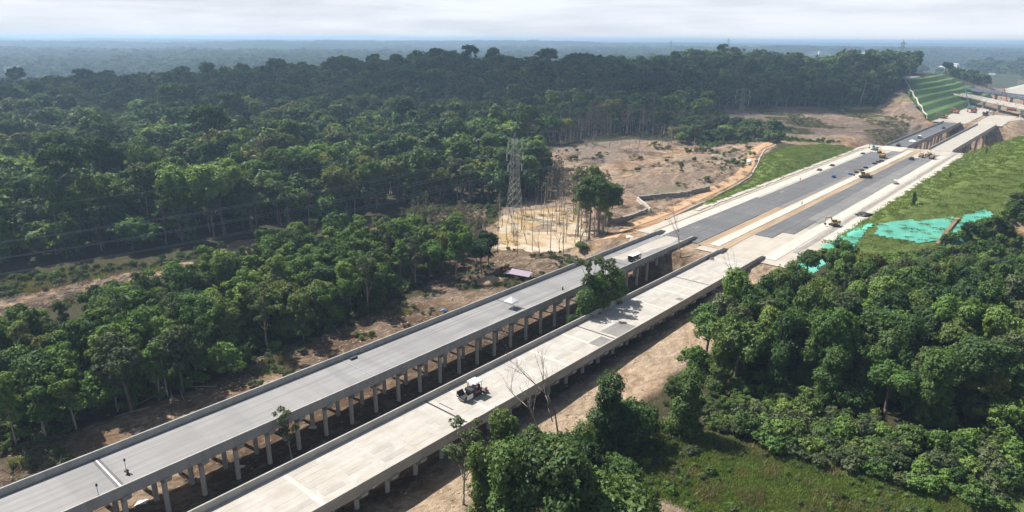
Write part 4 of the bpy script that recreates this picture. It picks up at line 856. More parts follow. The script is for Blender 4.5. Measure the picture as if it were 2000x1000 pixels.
# ------------------------------------------------------------------ trees: prototypes
def leaf_quads(c, n, size, rng, elong=1.8):
    k = len(c); rnd = rng.normal(size=(k, 3)); tg = np.cross(n, rnd); tg /= np.linalg.norm(tg, axis=1, keepdims=True)+1e-9; bt = np.cross(n, tg)
    L = (size*rng.uniform(.65, 1.35, k))[:, None]; a = tg*L*elong*.5; b = bt*L*.5; fold = n*L*.12
    v = np.stack([c-a-fold, c-b+fold, c+a-fold, c+b+fold], 1).reshape(-1, 3); q = np.arange(4*k).reshape(-1, 4); return v, q
def lobes_leaves(lobes, nleaf, size, rng, low=-.55, spread=.5, shell=(.6, 1.08)):
    lobes = np.array(lobes); w = lobes[:, 3]*lobes[:, 4]+lobes[:, 5]*lobes[:, 3]; cnt = rng.multinomial(nleaf, w/w.sum()); C = []; N = []; T = []
    for lb, k in zip(lobes, cnt):
        d = rng.normal(size=(int(k*1.7)+4, 3)); d /= np.linalg.norm(d, axis=1, keepdims=True); d = d[d[:, 2] > low+.25*rng.normal(size=len(d))][:k]; k = len(d)
        if k == 0: continue
        m_ = min(max(3, k//11), k); d0 = d[:m_]; f0 = rng.uniform(shell[0]**2, shell[1]**2, m_)**.5; pick = rng.integers(0, m_, k); d = d0[pick]+rng.normal(size=(k, 3))*(.5*size/max(lb[3], .3)+.06); d /= np.linalg.norm(d, axis=1, keepdims=True); f = f0[pick]+rng.normal(size=k)*.07; bump = 1+.22*np.sin(d[:, 0]*5+lb[0]*3)*np.sin(d[:, 1]*5+lb[1]*7)*np.cos(d[:, 2]*4+lb[2])
        C.append(lb[:3]+d*lb[3:6]*(f*bump)[:, None]); nn = d+rng.normal(size=(k, 3))*spread+np.array([0, 0, .35]); N.append(nn/np.linalg.norm(nn, axis=1, keepdims=True)); T.append(np.clip(rng.uniform(0, 1)*.6+.4*rng.uniform(0, 1, k), 0, 1))
    return np.concatenate(C), np.concatenate(N), np.concatenate(T)
def tree_shape(kind, rng):
    lob = []; trunk = []; H = {'round': 13, 'tall': 18, 'vine': 12.5, 'mound': 8, 'acacia': 14, 'umbrella': 22, 'sparse': 15, 'bush': 3.0, 'haggard': 15}[kind]
    def ring(n, zc, rx, rz_, r0, r1, up=-.4):
        for _ in range(n):
            d = rng.normal(size=3); d /= np.linalg.norm(d); d[2] = abs(d[2]) if d[2] < up else d[2]; f = rng.uniform(.55, .95); r = rng.uniform(r0, r1); lob.append((d[0]*rx*f, d[1]*rx*f, zc+d[2]*rz_*f, r, r, r*rng.uniform(.7, .95)))
    if kind == 'round':
        q = rng.uniform(.75, 1.15); ring(int(rng.integers(13, 26)), 8.2, 3.9*q, 3.7/q, .8, 2.2); lob.append((rng.normal()*.6, rng.normal()*.6, 8.3, 2.3*q, 2.3*q, 2.2)); tr = .32
    elif kind == 'tall': q = rng.uniform(.8, 1.25); ring(int(rng.integers(14, 26)), 12.6, 3.3*q, 4.4, .8, 1.9); lob.append((rng.normal()*.5, rng.normal()*.5, 12.5, 2*q, 2*q, 3)); tr = .3
    elif kind == 'vine':
        for k in range(22): z = rng.uniform(1.0, 11); r = 1.1+.5*math.sin(z*1.3)+.3*(z > 8); a = rng.uniform(0, 6.3); q = rng.uniform(.5, 1.7)*(1.25-.04*z); lob.append((math.cos(a)*q, math.sin(a)*q, z, r, r, r*1.35))
        tr = .25
    elif kind == 'mound': ring(20, 2.5, 4.2, 3.8, 1.1, 1.9, 0.0); lob.append((0, 0, 3.4, 3, 3, 2.6)); tr = .2
    elif kind == 'acacia':
        for k in range(17): z = rng.uniform(5.5, 13.2); q = rng.uniform(.3, 2.5)*(1.15-.05*(z-6)); a = rng.uniform(0, 6.3); r = rng.uniform(.75, 1.35); lob.append((math.cos(a)*q, math.sin(a)*q, z, r*1.1, r*1.1, r*.8))
        tr = .17
    elif kind == 'umbrella':
        for k in range(16): a = rng.uniform(0, 6.3); q = 3.6*math.sqrt(rng.uniform(0, 1)); r = rng.uniform(1.1, 1.8); lob.append((math.cos(a)*q, math.sin(a)*q, 18.5+rng.uniform(-3.2, 1.8)-q*.3, r*1.15, r*1.15, r*.75))
        tr = .4
    elif kind in ('sparse', 'haggard'):
        for k in range(14): z = rng.uniform(6.5, 14.3); q = rng.uniform(.2, 2.1); a = rng.uniform(0, 6.3); r = rng.uniform(.6, 1.1); lob.append((math.cos(a)*q, math.sin(a)*q, z, r, r, r*.8))
        tr = .16
    elif kind == 'bush': ring(9, 1.0, 1.3, 1.3, .55, 1.0, 0.0); lob.append((0, 0, 1.2, 1.1, 1.1, 1.0)); tr = .06
    return H, lob, tr
def trunk_mb(lob, H, tr, rng, sides=6, limbs=7):
    mb = MB(); top = max(l[2] for l in lob); bend = rng.normal(size=2)*.35; pts = [(bend[0]*f*f, bend[1]*f*f, -.8+(top*.9+.8)*f) for f in np.linspace(0, 1, 6)]
    mb.path(pts, [tr*1.25, tr, tr*.85, tr*.65, tr*.45, tr*.2], sides)
    for l in sorted(lob, key=lambda q: -q[3])[:limbs]:
        zb = max(.35*l[2], l[2]-2.5-rng.uniform(0, 2)); f = (zb+.8)/(top*.9+.8); p0 = Vector((bend[0]*f*f, bend[1]*f*f, zb)); p1 = Vector(l[:3]); mid = p0.lerp(p1, .5)+Vector((0, 0, -.3)); mb.path([p0, mid, p1], [tr*.45, tr*.32, tr*.12], 4)
    return mb
KINDS = ['round', 'tall', 'vine', 'mound', 'acacia', 'umbrella', 'sparse', 'haggard', 'bush']
LEAF = {'round': 'leaf_dark', 'tall': 'leaf_dark', 'vine': 'leaf_mid', 'mound': 'leaf_mid', 'acacia': 'leaf_light', 'umbrella': 'leaf_dark', 'sparse': 'leaf_olive', 'haggard': 'leaf_grey', 'bush': 'leaf_mid'}
BARK = {'acacia': 'bark_pale', 'sparse': 'bark_pale', 'haggard': 'bark_pale'}
NL = {'round': 10000, 'tall': 11000, 'vine': 10000, 'mound': 10000, 'acacia': 5600, 'umbrella': 4500, 'sparse': 2600, 'haggard': 900, 'bush': 1500}
SZ = {'round': .28, 'tall': .3, 'vine': .27, 'mound': .28, 'acacia': .27, 'umbrella': .36, 'sparse': .23, 'haggard': .22, 'bush': .2}
NEAR = {}; PROTO = []; proto_col = bpy.data.collections.new('tree_prototypes')
def crown_mesh(name, lob, n, sz, rng, mat, low=-.55):
    C, N, T = lobes_leaves(lob, n, sz, rng, low); v, q = leaf_quads(C, N, sz, rng); me = np_mesh(name, v, q); fattr(me, 'tint', np.repeat(T, 4)); me.materials.append(M[mat]); return me
def joined(name, crown, trunk, mleaf, mbark):
    me = bpy.data.meshes.new(name); nv = len(crown.vertices); cv = np.empty(nv*3, np.float32); crown.vertices.foreach_get('co', cv); nq = len(crown.polygons)
    tv = np.array(trunk.v, np.float32).reshape(-1, 3); tq = [f for f in trunk.f if len(f) == 4]; tq = np.array(tq, np.int32)+nv
    q = np.concatenate([np.arange(4*nq, dtype=np.int32).reshape(-1, 4), tq]); me2 = np_mesh(name, np.concatenate([cv.reshape(-1, 3), tv]), q)
    tt = np.empty(nv, np.float32); crown.attributes['tint'].data.foreach_get('value', tt); fattr(me2, 'tint', np.concatenate([tt, np.zeros(len(tv), np.float32)]))
    me2.materials.append(M[mleaf]); me2.materials.append(M[mbark]); me2.polygons.foreach_set('material_index', np.concatenate([np.zeros(nq, np.int32), np.ones(len(tq), np.int32)])); return me2
def add_proto(name, me): o = bpy.data.objects.new(f'{len(PROTO):03d}_{name}', me); proto_col.objects.link(o); PROTO.append(name); return len(PROTO)-1
PI = {}
VAR = {'round': 7, 'tall': 4, 'vine': 3, 'mound': 4, 'acacia': 4, 'umbrella': 1, 'sparse': 2, 'haggard': 2, 'bush': 3}
prng = np.random.default_rng(5)
for kd in KINDS:
    NEAR[kd] = []; PI[kd] = {'near': [], 'mid': [], 'far': []}
    for v_ in range(VAR[kd]):
        H, lob, tr = tree_shape(kd, prng); lm = LEAF[kd]; lm = {('round', 1): 'leaf_mid', ('round', 2): 'leaf_light', ('round', 3): 'leaf_olive', ('round', 4): 'leaf_mid', ('round', 6): 'leaf_yellow', ('vine', 1): 'leaf_light', ('tall', 3): 'leaf_mid', ('tall', 2): 'leaf_olive', ('bush', 2): 'leaf_olive', ('tall', 1): 'leaf_mid', ('mound', 3): 'leaf_dark', ('mound', 2): 'leaf_light', ('vine', 2): 'leaf_dark', ('acacia', 3): 'leaf_mid', ('bush', 1): 'leaf_light'}.get((kd, v_), lm); bk = BARK.get(kd, 'bark')
        big = 1 if v_ else 1.6; cm = crown_mesh('crown', lob, int(NL[kd]*big), SZ[kd]/big**.5, prng, lm, -.85 if kd == 'vine' else -.55); tb = trunk_mb(lob, H, tr, prng, limbs=12 if kd in ('haggard', 'sparse') else 7); tm = tb.mesh('trunk', True); tm.materials.append(M[bk])
        NEAR[kd].append((cm, tm, H)); PI[kd]['near'].append(add_proto(kd+'_near', joined(kd, cm, tb, lm, bk)))
        if kd == 'bush': continue
        c2 = crown_mesh('crown', lob, max(NL[kd]//6, 260), SZ[kd]*(2.2 if kd != 'haggard' else 1.5), prng, lm); tb2 = trunk_mb(lob, H, tr*1.2, prng, 4, 4); PI[kd]['mid'].append(add_proto(kd+'_mid', joined(kd, c2, tb2, lm, bk)))
        c3 = crown_mesh('crown', lob, max(NL[kd]//28, 90), SZ[kd]*4.2, prng, lm); tb3 = trunk_mb(lob, H, tr*1.4, prng, 3, 1); PI[kd]['far'].append(add_proto(kd+'_far', joined(kd, c3, tb3, lm, bk)))
# far canopy patch: many crowns in one 60 m tile
for v_ in range(2):
    lob = [(prng.uniform(-32, 32), prng.uniform(-32, 32), prng.uniform(11, 19), *(lambda r: (r, r, r*.8))(prng.uniform(3, 5.5))) for _ in range(120)]
    cm = crown_mesh('patch', lob, 2600, 2.6, prng, 'leaf_dark', -.1); add_proto('patch', cm)
PATCH = [len(PROTO)-2, len(PROTO)-1]
def scatter(name, pts, idx, rot, scl, **kw):
    me = bpy.data.meshes.new(name); pts = np.asarray(pts, np.float32); me.vertices.add(len(pts)); me.vertices.foreach_set('co', pts.ravel())
    a = me.attributes.new('pidx', 'INT', 'POINT'); a.data.foreach_set('value', np.asarray(idx, np.int32))
    a = me.attributes.new('prot', 'FLOAT_VECTOR', 'POINT'); a.data.foreach_set('vector', np.asarray(rot, np.float32).ravel())
    a = me.attributes.new('pscl', 'FLOAT_VECTOR', 'POINT'); a.data.foreach_set('vector', np.asarray(scl, np.float32).ravel())
    o = link(name, me); ng = bpy.data.node_groups.new(name, 'GeometryNodeTree'); ng.interface.new_socket('Geometry', in_out='INPUT', socket_type='NodeSocketGeometry'); ng.interface.new_socket('Geometry', in_out='OUTPUT', socket_type='NodeSocketGeometry')
    N = ng.nodes; gi = N.new('NodeGroupInput'); go = N.new('NodeGroupOutput'); ip = N.new('GeometryNodeInstanceOnPoints'); ci = N.new('GeometryNodeCollectionInfo'); ci.inputs['Collection'].default_value = proto_col; ci.inputs['Separate Children'].default_value = True; ci.inputs['Reset Children'].default_value = True
    def na(nm, ty): q = N.new('GeometryNodeInputNamedAttribute'); q.data_type = ty; q.inputs['Name'].default_value = nm; return q.outputs['Attribute']
    er = N.new('FunctionNodeEulerToRotation'); L = ng.links; L.new(gi.outputs[0], ip.inputs['Points']); L.new(ci.outputs[0], ip.inputs['Instance']); ip.inputs['Pick Instance'].default_value = True
    L.new(na('pidx', 'INT'), ip.inputs['Instance Index']); L.new(na('prot', 'FLOAT_VECTOR'), er.inputs[0]); L.new(er.outputs[0], ip.inputs['Rotation']); L.new(na('pscl', 'FLOAT_VECTOR'), ip.inputs['Scale']); L.new(ip.outputs[0], go.inputs[0])
    mo = o.modifiers.new('scatter', 'NODES'); mo.node_group = ng; return tag(o, **kw)

# ------------------------------------------------------------------ where trees stand
F_RIGHT = np.array([(29, 111), (38, 102), (52, 96), (72, 88), (112, 76), (175, 95), (200, 150), (190, 215), (150, 196), (128, 183), (104, 172), (84, 164), (70, 152), (60, 141), (51, 131), (40, 118)])
F_LEFT = poly_st([(-40, -114), (29, -109.5), (49, -112), (80, -114), (104, -122), (128, -131), (139, -140), (120, -152), (100, -166), (75, -160), (60, -152), (20, -148), (-10, -160), (-60, -175)])
F_EDGE = np.array([(-136, 176), (-102, 190), (-62, 224), (-29, 254), (-4, 250), (8, 256), (15, 285), (14, 320), (4, 362), (61, 414), (106, 416), (140, 480), *[tuple(r) for r in pgp([(1390, 236), (1382, 214), (1470, 213), (1560, 211), (1650, 205), (1742, 196)])], (440, 770), (470, 830), (520, 960), (700, 1400), (-2000, 1400), (-2000, 100), (-300, 90)], float)
F_CLUMP = pgp([(1300, 283), (1370, 250), (1400, 255), (1470, 262), (1525, 268), (1525, 281), (1440, 279), (1360, 281)])
HWY = poly_st([(-100, -100), (1500, -100), (1500, -50), (-100, -50)]); KNOLL = poly(2, [(1838, 172), (1870, 150), (1900, 146), (1925, 165), (1930, 176)])
def jgrid(x0, x1, y0, y1, d, k): 
    X, Y = np.meshgrid(np.arange(x0, x1, d), np.arange(y0, y1, d), indexing='ij'); X = X.ravel(); Y = Y.ravel(); return X+RNG.uniform(-.48, .48, X.size)*d, Y+RNG.uniform(-.48, .48, X.size)*d
def inview(x, y, mg=.06): return (y > 20) & (np.abs(x)/np.maximum(y, 1) < .80+mg)
trees = []   # x, y, kind, scale, zone
def place(pl, d, kinds, wts, zone, s0=.8, s1=1.15, edge=0.0, dens=1.0, hs=1.0):
    x0, y0 = pl.min(0); x1, y1 = pl.max(0); x, y = jgrid(x0, x1, y0, y1, d, 0); k = (sdist(pl, x, y) > edge) & inview(x, y) & (RNG.uniform(size=x.size) < dens); x, y = x[k], y[k]
    if zone == 'right': s_, t_ = ST(x, y); k = s_ < 164+.45*(t_+52); x, y = x[k], y[k]
    for a, b in zip(x, y):
        if zone == 'right': s_, t_ = ST(a, b); hs = float(ss(-4, 28, 164+.45*(t_+52)-s_))*.32+.7
        trees.append((a, b, *(lambda kd: (kd, RNG.uniform(s0, s1)*hs*(.72 if zone == 'right' and kd == 'tall' else 1)))(kinds[RNG.choice(len(kinds), p=wts)]), zone))
place(F_RIGHT, 4.1, ['round', 'vine', 'mound', 'acacia', 'tall', 'sparse'], [.30, .30, .25, .05, .06, .04], 'right', .62, 1.02)
place(F_LEFT, 4.3, ['acacia', 'round', 'vine', 'sparse', 'mound'], [.52, .2, .12, .10, .06], 'left', .7, 1.0)
place(F_CLUMP, 6.0, ['round', 'mound', 'haggard'], [.6, .3, .1], 'clump', .6, .95)
place(KNOLL, 8, ['round', 'tall'], [.7, .3], 'knoll', .7, 1)
# hand-placed trees: base pixel on the ground plane, kind, scale, label
HAND = [(945, 1015, 'vine', .62, 'dark creeper-covered tree at the left of the foreground thicket'), (1040, 955, 'round', .55, 'small round tree behind the foreground thicket near the bare tree'), (1135, 935, 'vine', .52, 'low creeper-covered tree between the thicket and the pointed tree'), (1205, 960, 'mound', .6, 'low leafy mound of a tree at the left end of the clearing'), (1215, 1030, 'mound', .7, 'spreading leafy tree at the lower left of the clearing'), (905, 985, 'sparse', .72, 'slender dark tree left of the foreground thicket beside the concrete viaduct'), (985, 930, 'vine', .62, 'vine-draped tree in the foreground thicket below the paving machine'), (1000, 1085, 'vine', .95, 'tall vine-covered tree at the bottom edge in the foreground thicket'), (1075, 1100, 'round', .98, 'broad leafy tree in the middle of the foreground thicket'), (1160, 1085, 'mound', 1.2, 'spreading dark tree on the right of the foreground thicket'), (1110, 1000, 'round', .72, 'yellow-green topped tree behind the foreground thicket'), (1185, 880, 'vine', .74, 'dark pointed tree between the thicket and the sandy strip'), (1230, 870, 'mound', .8, 'low bushy tree on the edge of the grassy clearing'), (1305, 845, 'tall', .45, 'dark upright tree at the left end of the right forest'), (1330, 850, 'vine', .7, 'leafy column tree right of the dark upright tree'), (1400, 760, 'vine', .66, 'small dark column-shaped tree beside the orange soil'), (1433, 720, 'sparse', .82, 'slender airy tree at the sandy forest edge'), (1148, 667, 'sparse', 1.2, 'tall leafy tree growing in the gap between the two viaducts'), (1180, 650, 'sparse', 1.1, 'airy tree on the right in the gap between the viaducts'), (1162, 658, 'acacia', 1.15, 'fullest of the tall trees in the gap between the viaducts'), (1192, 645, 'acacia', 1.0, 'rightmost tall tree in the gap between the viaducts'), (1135, 448, 'acacia', 1.05, 'narrow leafy tree at the front of the clump by the flooded ground'), (1188, 430, 'acacia', 1.0, 'narrow tree at the back right of the clump by the flooded ground'), (1118, 680, 'vine', .6, 'low creeper-covered tree in the gap between the viaducts'), (1145, 672, 'vine', 1.0, 'creeper-covered trunk in the gap between the viaducts'), (572, 905, 'sparse', .66, 'thin young tree standing in front of the viaduct columns'), (462, 975, 'bush', .8, 'small green shrub beside the concrete viaduct parapet'),
        (1135, 490, 'mound', .42, 'rounded bright shrub tree beside the flooded ground'), (1150, 470, 'tall', 1.20, 'dark tree in the clump right of the flooded ground'), (1168, 462, 'round', 1.38, 'leafy tree right of the flooded ground beside bare stems'), (1128, 452, 'sparse', 1.4, 'tall thin tree in the clump right of the flooded ground'), (1186, 440, 'haggard', 1.35, 'greyish half-bare tree right of the flooded ground'), (1145, 420, 'sparse', 1.3, 'airy tree behind the clump right of the flooded ground'), (1165, 430, 'acacia', 1.44, 'grey-green tree behind the clump right of the flooded ground'), (1120, 430, 'haggard', 1.3, 'grey thin-crowned tree at the back of the flooded ground'), (1178, 455, 'acacia', 1.20, 'yellow-green tree at the right end of the clump by the flooded ground'), (940, 535, 'round', .85, 'dark leafy tree left of the flooded ground above the log clearing'), (915, 540, 'acacia', .95, 'slim pale-stemmed tree in the stand left of the flooded ground'), (955, 525, 'tall', .6, 'dark tree at the right end of the stand by the flooded ground'), (890, 545, 'acacia', .9, 'slim leafy tree above the log clearing'), (930, 520, 'haggard', .9, 'half-bare grey tree in the stand left of the flooded ground')]
for u, v, kd, sc_, lb in HAND:
    q = Pg(u, v); trees.append((q.x, q.y, kd, sc_*(1.25 if v > 780 and u > 850 else 1), lb))
RIDGE = [(845, 102), (835, 103), (870, 106), (735, 112), (755, 116), (780, 113), (985, 100), (560, 125)]
x, y = jgrid(-520, 520, 100, 1100, 5.6, 1); n_ = fbm(x, y, 40, 3, 61)
k = (sdist(F_EDGE, x, y) > 1.5) & inview(x, y) & (np.hypot(x, y) < 1050) & (sdist(F_CLUMP, x, y) < 0); x, y, n_ = x[k], y[k], n_[k]
GREY = pgp([(1060, 300), (1090, 275), (1200, 262), (1330, 258), (1340, 275), (1200, 285), (1080, 300)]); gd = sdist(GREY, x, y)
back = []
for a, b, nn, g_ in zip(x, y, n_, gd):
    kd = 'haggard' if (g_ > -18 and RNG.random() < .75) else ['round', 'tall', 'vine', 'mound', 'umbrella', 'sparse', 'acacia', 'haggard'][RNG.choice(8, p=[.38, .22, .12, .09, .03, .06, .08, .02])]
    sc_ = RNG.choice([.75, .95, 1.05, 1.2, 1.45], p=[.25, .25, .2, .2, .1])*RNG.uniform(.88, 1.12)*(1+.25*nn)*(1.12 if kd in ('round', 'vine', 'mound') else .95); trees.append((a, b, kd, sc_, 'back'))
# grey bare-crowned scrub near the flooded ground and power-line corridor
for cx, cy, nn, rr in ((1105, 385, 34, 26), (1080, 350, 16, 16), (890, 470, 26, 45), (830, 470, 14, 30)):
    for _ in range(nn):
        q = Pg(cx+RNG.normal()*rr, cy+RNG.normal()*rr*.45); trees.append((q.x, q.y, 'haggard', RNG.uniform(.45, .8), 'scrub'))
T_x = np.array([q[0] for q in trees]); T_y = np.array([q[1] for q in trees]); T_z = gz(T_x, T_y); T_r = np.hypot(T_x, T_y)
Hk = {kd: NEAR[kd][0][2] for kd in KINDS}
def onpic(x, y, z):
    dz = z-CAM_H; yc = y*math.cos(PITCH)-dz*math.sin(PITCH); b = (y*math.sin(PITCH)+dz*math.cos(PITCH))/np.maximum(yc, .1); a = x/np.maximum(yc, .1); return 1000+a*FPX, 500-b*FPX
TH = np.array([Hk[q[2]]*q[3] for q in trees]); tu, tv = onpic(T_x, T_y, T_z+TH*.7); vis = (tu > -30) & (tu < 2030) & (tv > 60) & (tv < 1060)
size = np.where(vis, TH/T_r, 0); hand = np.array([q[4] not in ('right', 'left', 'back', 'clump', 'knoll', 'scrub') for q in trees]); size[hand] += 10
order = np.argsort(-size); single = set(int(i) for i in order[:290])
WORD = {'round': 'broad round-crowned tree', 'tall': 'tall full-crowned tree', 'vine': 'vine-draped column-shaped tree', 'mound': 'low spreading leafy tree', 'acacia': 'slender light green tree', 'sparse': 'airy thin-leaved tree', 'haggard': 'half-bare grey tree', 'umbrella': 'flat-topped emergent tree', 'bush': 'shrub'}
def where(z, u, v):
    if z == 'right':
        if v > 820: return 'by the lower right clearing, left of the bush row' if u < 1500 else 'behind the long bush row of the lower right clearing' if u < 1800 else 'in the bottom right picture corner'
        if v < 540: return 'at the top of the right forest below the road drain' if u < 1700 else 'at the top of the right forest below the turquoise net'
        if u < 1500: return 'at the sandy left edge of the right forest'
        row = 'upper' if v < 640 else 'mid' if v < 730 else 'lower'
        return f'in the {row} part of the right forest, ' + ('towards the viaduct' if u < 1660 else 'at its centre' if u < 1830 else 'by the picture edge')
    if z == 'left':
        row = 'along the bank of the asphalt viaduct' if v > 810-.36*u else 'on the dirt track side of the left grove' if v < 640-.28*u else 'inside the left grove'
        return row+(', left picture edge' if u < 160 else ', left part' if u < 380 else ', middle part' if u < 600 else ', right part')
    if z == 'back': return 'at the forest edge below the power cables, '+('left picture edge' if u < 150 else 'behind the sand patch' if u < 350 else 'mid left' if u < 550 else 'behind the red track' if u < 760 else 'left of the near pylon')
    return 'in the scrub by the flooded ground'
rots = RNG.uniform(0, 2*math.pi, len(trees)); tilt = RNG.normal(0, .05, (len(trees), 2))
for i in single:
    x, y, kd, sc_, zn = trees[i]; cm, tm, H = NEAR[kd][0 if hand[i] else int(RNG.integers(len(NEAR[kd])))]; sz_ = sc_*RNG.uniform(.92, 1.08)
    if hand[i]: lb, gp = zn, None
    else: wz = where(zn, tu[i], tv[i]); lb = f'{WORD[kd]} {wz}'; gp = lb.replace(WORD[kd], WORD[kd]+'s', 1)
    r_ = empty('shrub' if kd == 'bush' else 'broadleaf_tree', (x, y, T_z[i]), rots[i], label=lb, cat='shrub' if kd == 'bush' else 'tree', group=gp); r_.rotation_euler = (tilt[i, 0], tilt[i, 1], rots[i]); r_.scale = (sc_*RNG.uniform(.9, 1.12), sc_*RNG.uniform(.9, 1.12), sz_)
    link('trunk', tm, None, r_); link('crown', cm, None, r_)
pts, idx, rot, scl = [], [], [], []
for i, (x, y, kd, sc_, zn) in enumerate(trees):
    if i in single: continue
    lod = 'near' if T_r[i] < 210 else 'mid' if T_r[i] < 480 else 'far'; pi = PI[kd][lod] or PI[kd]['near']
    pts.append((x, y, T_z[i])); idx.append(pi[int(RNG.integers(len(pi)))]); rot.append((tilt[i, 0], tilt[i, 1], rots[i])); w_ = sc_*RNG.uniform(.9, 1.15)*(1.0 if lod == 'near' else 1.1); scl.append((w_, w_, sc_))
scatter('forest', pts, idx, rot, scl, label='dense mixed rainforest covering the hill and valley', cat='forest', kind='stuff')
# emergent trees on the crest
for k, (u, v) in enumerate(RIDGE):
    q = P(u, v, 0); d = 745+RNG.uniform(-30, 40); kk = d/math.hypot(q.x, q.y); x, y = q.x*kk, q.y*kk; zt = CAM_H-(v-77.5)/FPX*d*1.09; z0 = g1(x, y); cm, tm, H = NEAR['umbrella' if k % 3 else 'tall'][0]; s_ = max(.6, (zt-z0)/H)
    r_ = empty('broadleaf_tree', (x, y, z0), k*1.3, label='tall emergent tree standing above the crest of the wooded hill', cat='tree', group='emergent trees on the hill crest'); r_.scale = (min(s_, 1.3), min(s_, 1.3), s_); link('trunk', tm, None, r_); link('crown', cm, None, r_)
# distant woods
pts, idx, rot, scl = [], [], [], []
def far_ok(x, y):
    s, t = ST(x, y); site = (s > 540) & (s < 1250) & (t > -150) & (t < 260); return inview(x, y, .02) & ~((np.abs(x-(s*SA)) < 0)) & ~site & ~((s > 380) & (s < 1250) & (t > -290) & (t < 120))
for r0, r1, d in ((900, 3000, 26), (3000, 7000, 60), (7000, 15500, 120)):
    x, y = jgrid(-r1*.75, r1*.85, r0*.7, r1, d, 0); r = np.hypot(x, y); k = (r > r0) & (r < r1) & far_ok(x, y) & (fbm(x, y, 260 if r0 < 3000 else 900, 3, 71) > (-.36 if r0 < 3000 else -.25)); x, y = x[k], y[k]
    k = ~((np.hypot(x, y) < 1050) & (sdist(F_EDGE, x, y) > 0)); x, y = x[k], y[k]
    for hx, hy in HOUSES: hr_ = math.hypot(hx, hy); k = ~((np.abs(x*hy-y*hx)/hr_ < 45) & (np.hypot(x, y) < hr_+60) & (np.hypot(x, y) > hr_*.85-60)); x, y = x[k], y[k]
    z = gz(x, y)
    if d == 26:
        for a, b, c_ in zip(x, y, z):
            for _ in range(3): pi = PI[['round', 'tall', 'tall', 'umbrella', 'mound'][int(RNG.choice(5, p=[.4, .25, .2, .05, .1]))]]['far']; pts.append((a+RNG.uniform(-11, 11), b+RNG.uniform(-11, 11), c_-.5)); idx.append(pi[int(RNG.integers(len(pi)))]); rot.append((0, 0, RNG.uniform(0, 6.3))); s_ = RNG.uniform(.9, 1.35); scl.append((s_*1.5, s_*1.5, s_))
    else:
        for a, b, c_ in zip(x, y, z): pts.append((a, b, c_)); idx.append(PATCH[int(RNG.integers(2))]); rot.append((0, 0, RNG.uniform(0, 6.3))); s_ = d/58; scl.append((s_*1.05, s_*1.05, RNG.uniform(.7, 1.5)*(1 if d < 100 else 1.3)))
scatter('distant_forest', pts, idx, rot, scl, label='far hazy rainforest reaching to the horizon', cat='forest', kind='stuff')
print('trees', len(trees), 'far', len(pts))

# ------------------------------------------------------------------ bare trees and stems
def bare_tree(seed, H, spread=.5, levels=4, tr=.14):
    rb = random.Random(seed); mb = MB()
    def grow(p, d, L, r, lv):
        pts = [p]; q = p; n = 3
        for i in range(n): d = (d+Vector((rb.gauss(0, .12), rb.gauss(0, .12), rb.gauss(.03, .06)))).normalized(); q = q+d*(L/n); pts.append(q)
        mb.path(pts, [r*(1-.5*i/n) for i in range(n+1)], 5 if lv < 2 else 3)
        if lv < levels:
            for _ in range(rb.choice([2, 3, 3])): nd = (d+Vector((rb.gauss(0, spread), rb.gauss(0, spread), rb.uniform(.0, .5)))).normalized(); f = rb.uniform(.45, 1); b = pts[0].lerp(pts[-1], f); grow(b, nd, L*rb.uniform(.5, .72), r*.5, lv+1)
    grow(Vector((0, 0, -.5)), Vector((0, 0, 1)), H*.45, tr, 0); return mb.mesh('trunk', True)
for u, v, z, H, lb, sd_, sp in ((1088, 900, -6.3, 15.5, 'tall bare tree in front of the concrete viaduct right of the paving machine', 3, .4), (1060, 895, -6.3, 12, 'second bare tree leaning left beside the tall bare tree', 8, .45), (1329, 505, -1.2, 12.0, 'slim leafless tree between the viaducts at the abutment', 12, .28), (1439, 650, -5.5, 15, 'thin bare tree at the end of the concrete viaduct parapet', 21, .3), (58, 480, -6, 17, 'pale bare tree standing out of the left forest edge', 33, .5), (1255, 862, -6.3, 7, 'small bare sapling in the bushes right of the thicket', 40, .4), (1397, 740, -6, 8, 'small dead tree at the sandy forest edge', 44, .3)):
    q = P(u, v, z); zz = g1(q.x, q.y); o = empty('bare_tree', (q.x, q.y, zz), sd_, label=lb, cat='tree'); link('trunk', bare_tree(sd_, H*1.35, sp, 4, .17), M['dead_wood'], o)
bts = [bare_tree(60+k, 12, .3, 2, .13) for k in range(4)]; stems = [MB().path([(0, 0, -1), (RNG.normal()*.1, RNG.normal()*.1, 4), (RNG.normal()*.25, RNG.normal()*.25, h_)], [.13, .1, .04], 5).mesh('trunk', True) for h_ in (7, 9, 11, 13)]
for k in range(110):
    if k < 62: x, y = RNG.uniform(bx0 if False else POND[:, 0].min(), POND[:, 0].max()), RNG.uniform(POND[:, 1].min(), POND[:, 1].max()); zn = 'dead stem standing in the flooded muddy ground'; gp = 'dead stems in the flooded ground'
    elif k < 84: q = Pg(RNG.uniform(1075, 1190), RNG.uniform(400, 470)); x, y = q.x, q.y; zn = 'thin bare tree beside the flooded ground clump'; gp = 'bare trees beside the flooded ground'
    else: q = Pg(RNG.uniform(1080, 1330), RNG.uniform(280, 290)); x, y = q.x, q.y; zn = 'pale bare stem along the grey forest edge above the cleared field'; gp = 'bare stems along the grey forest edge'
    if k < 62 and sdist(POND, np.array([x]), np.array([y]))[0] < -4: continue
    me = (stems if k % 3 else bts)[k % 4]; o = empty('dead_tree', (x, y, g1(x, y)), RNG.uniform(0, 6), label=zn, cat='tree', group=gp); o.scale = (1, 1, RNG.uniform(.6, 1.05)*(1.3 if k >= 84 else 1)); link('trunk', me, M['dead_wood'] if k < 84 else M['bark_pale'], o)

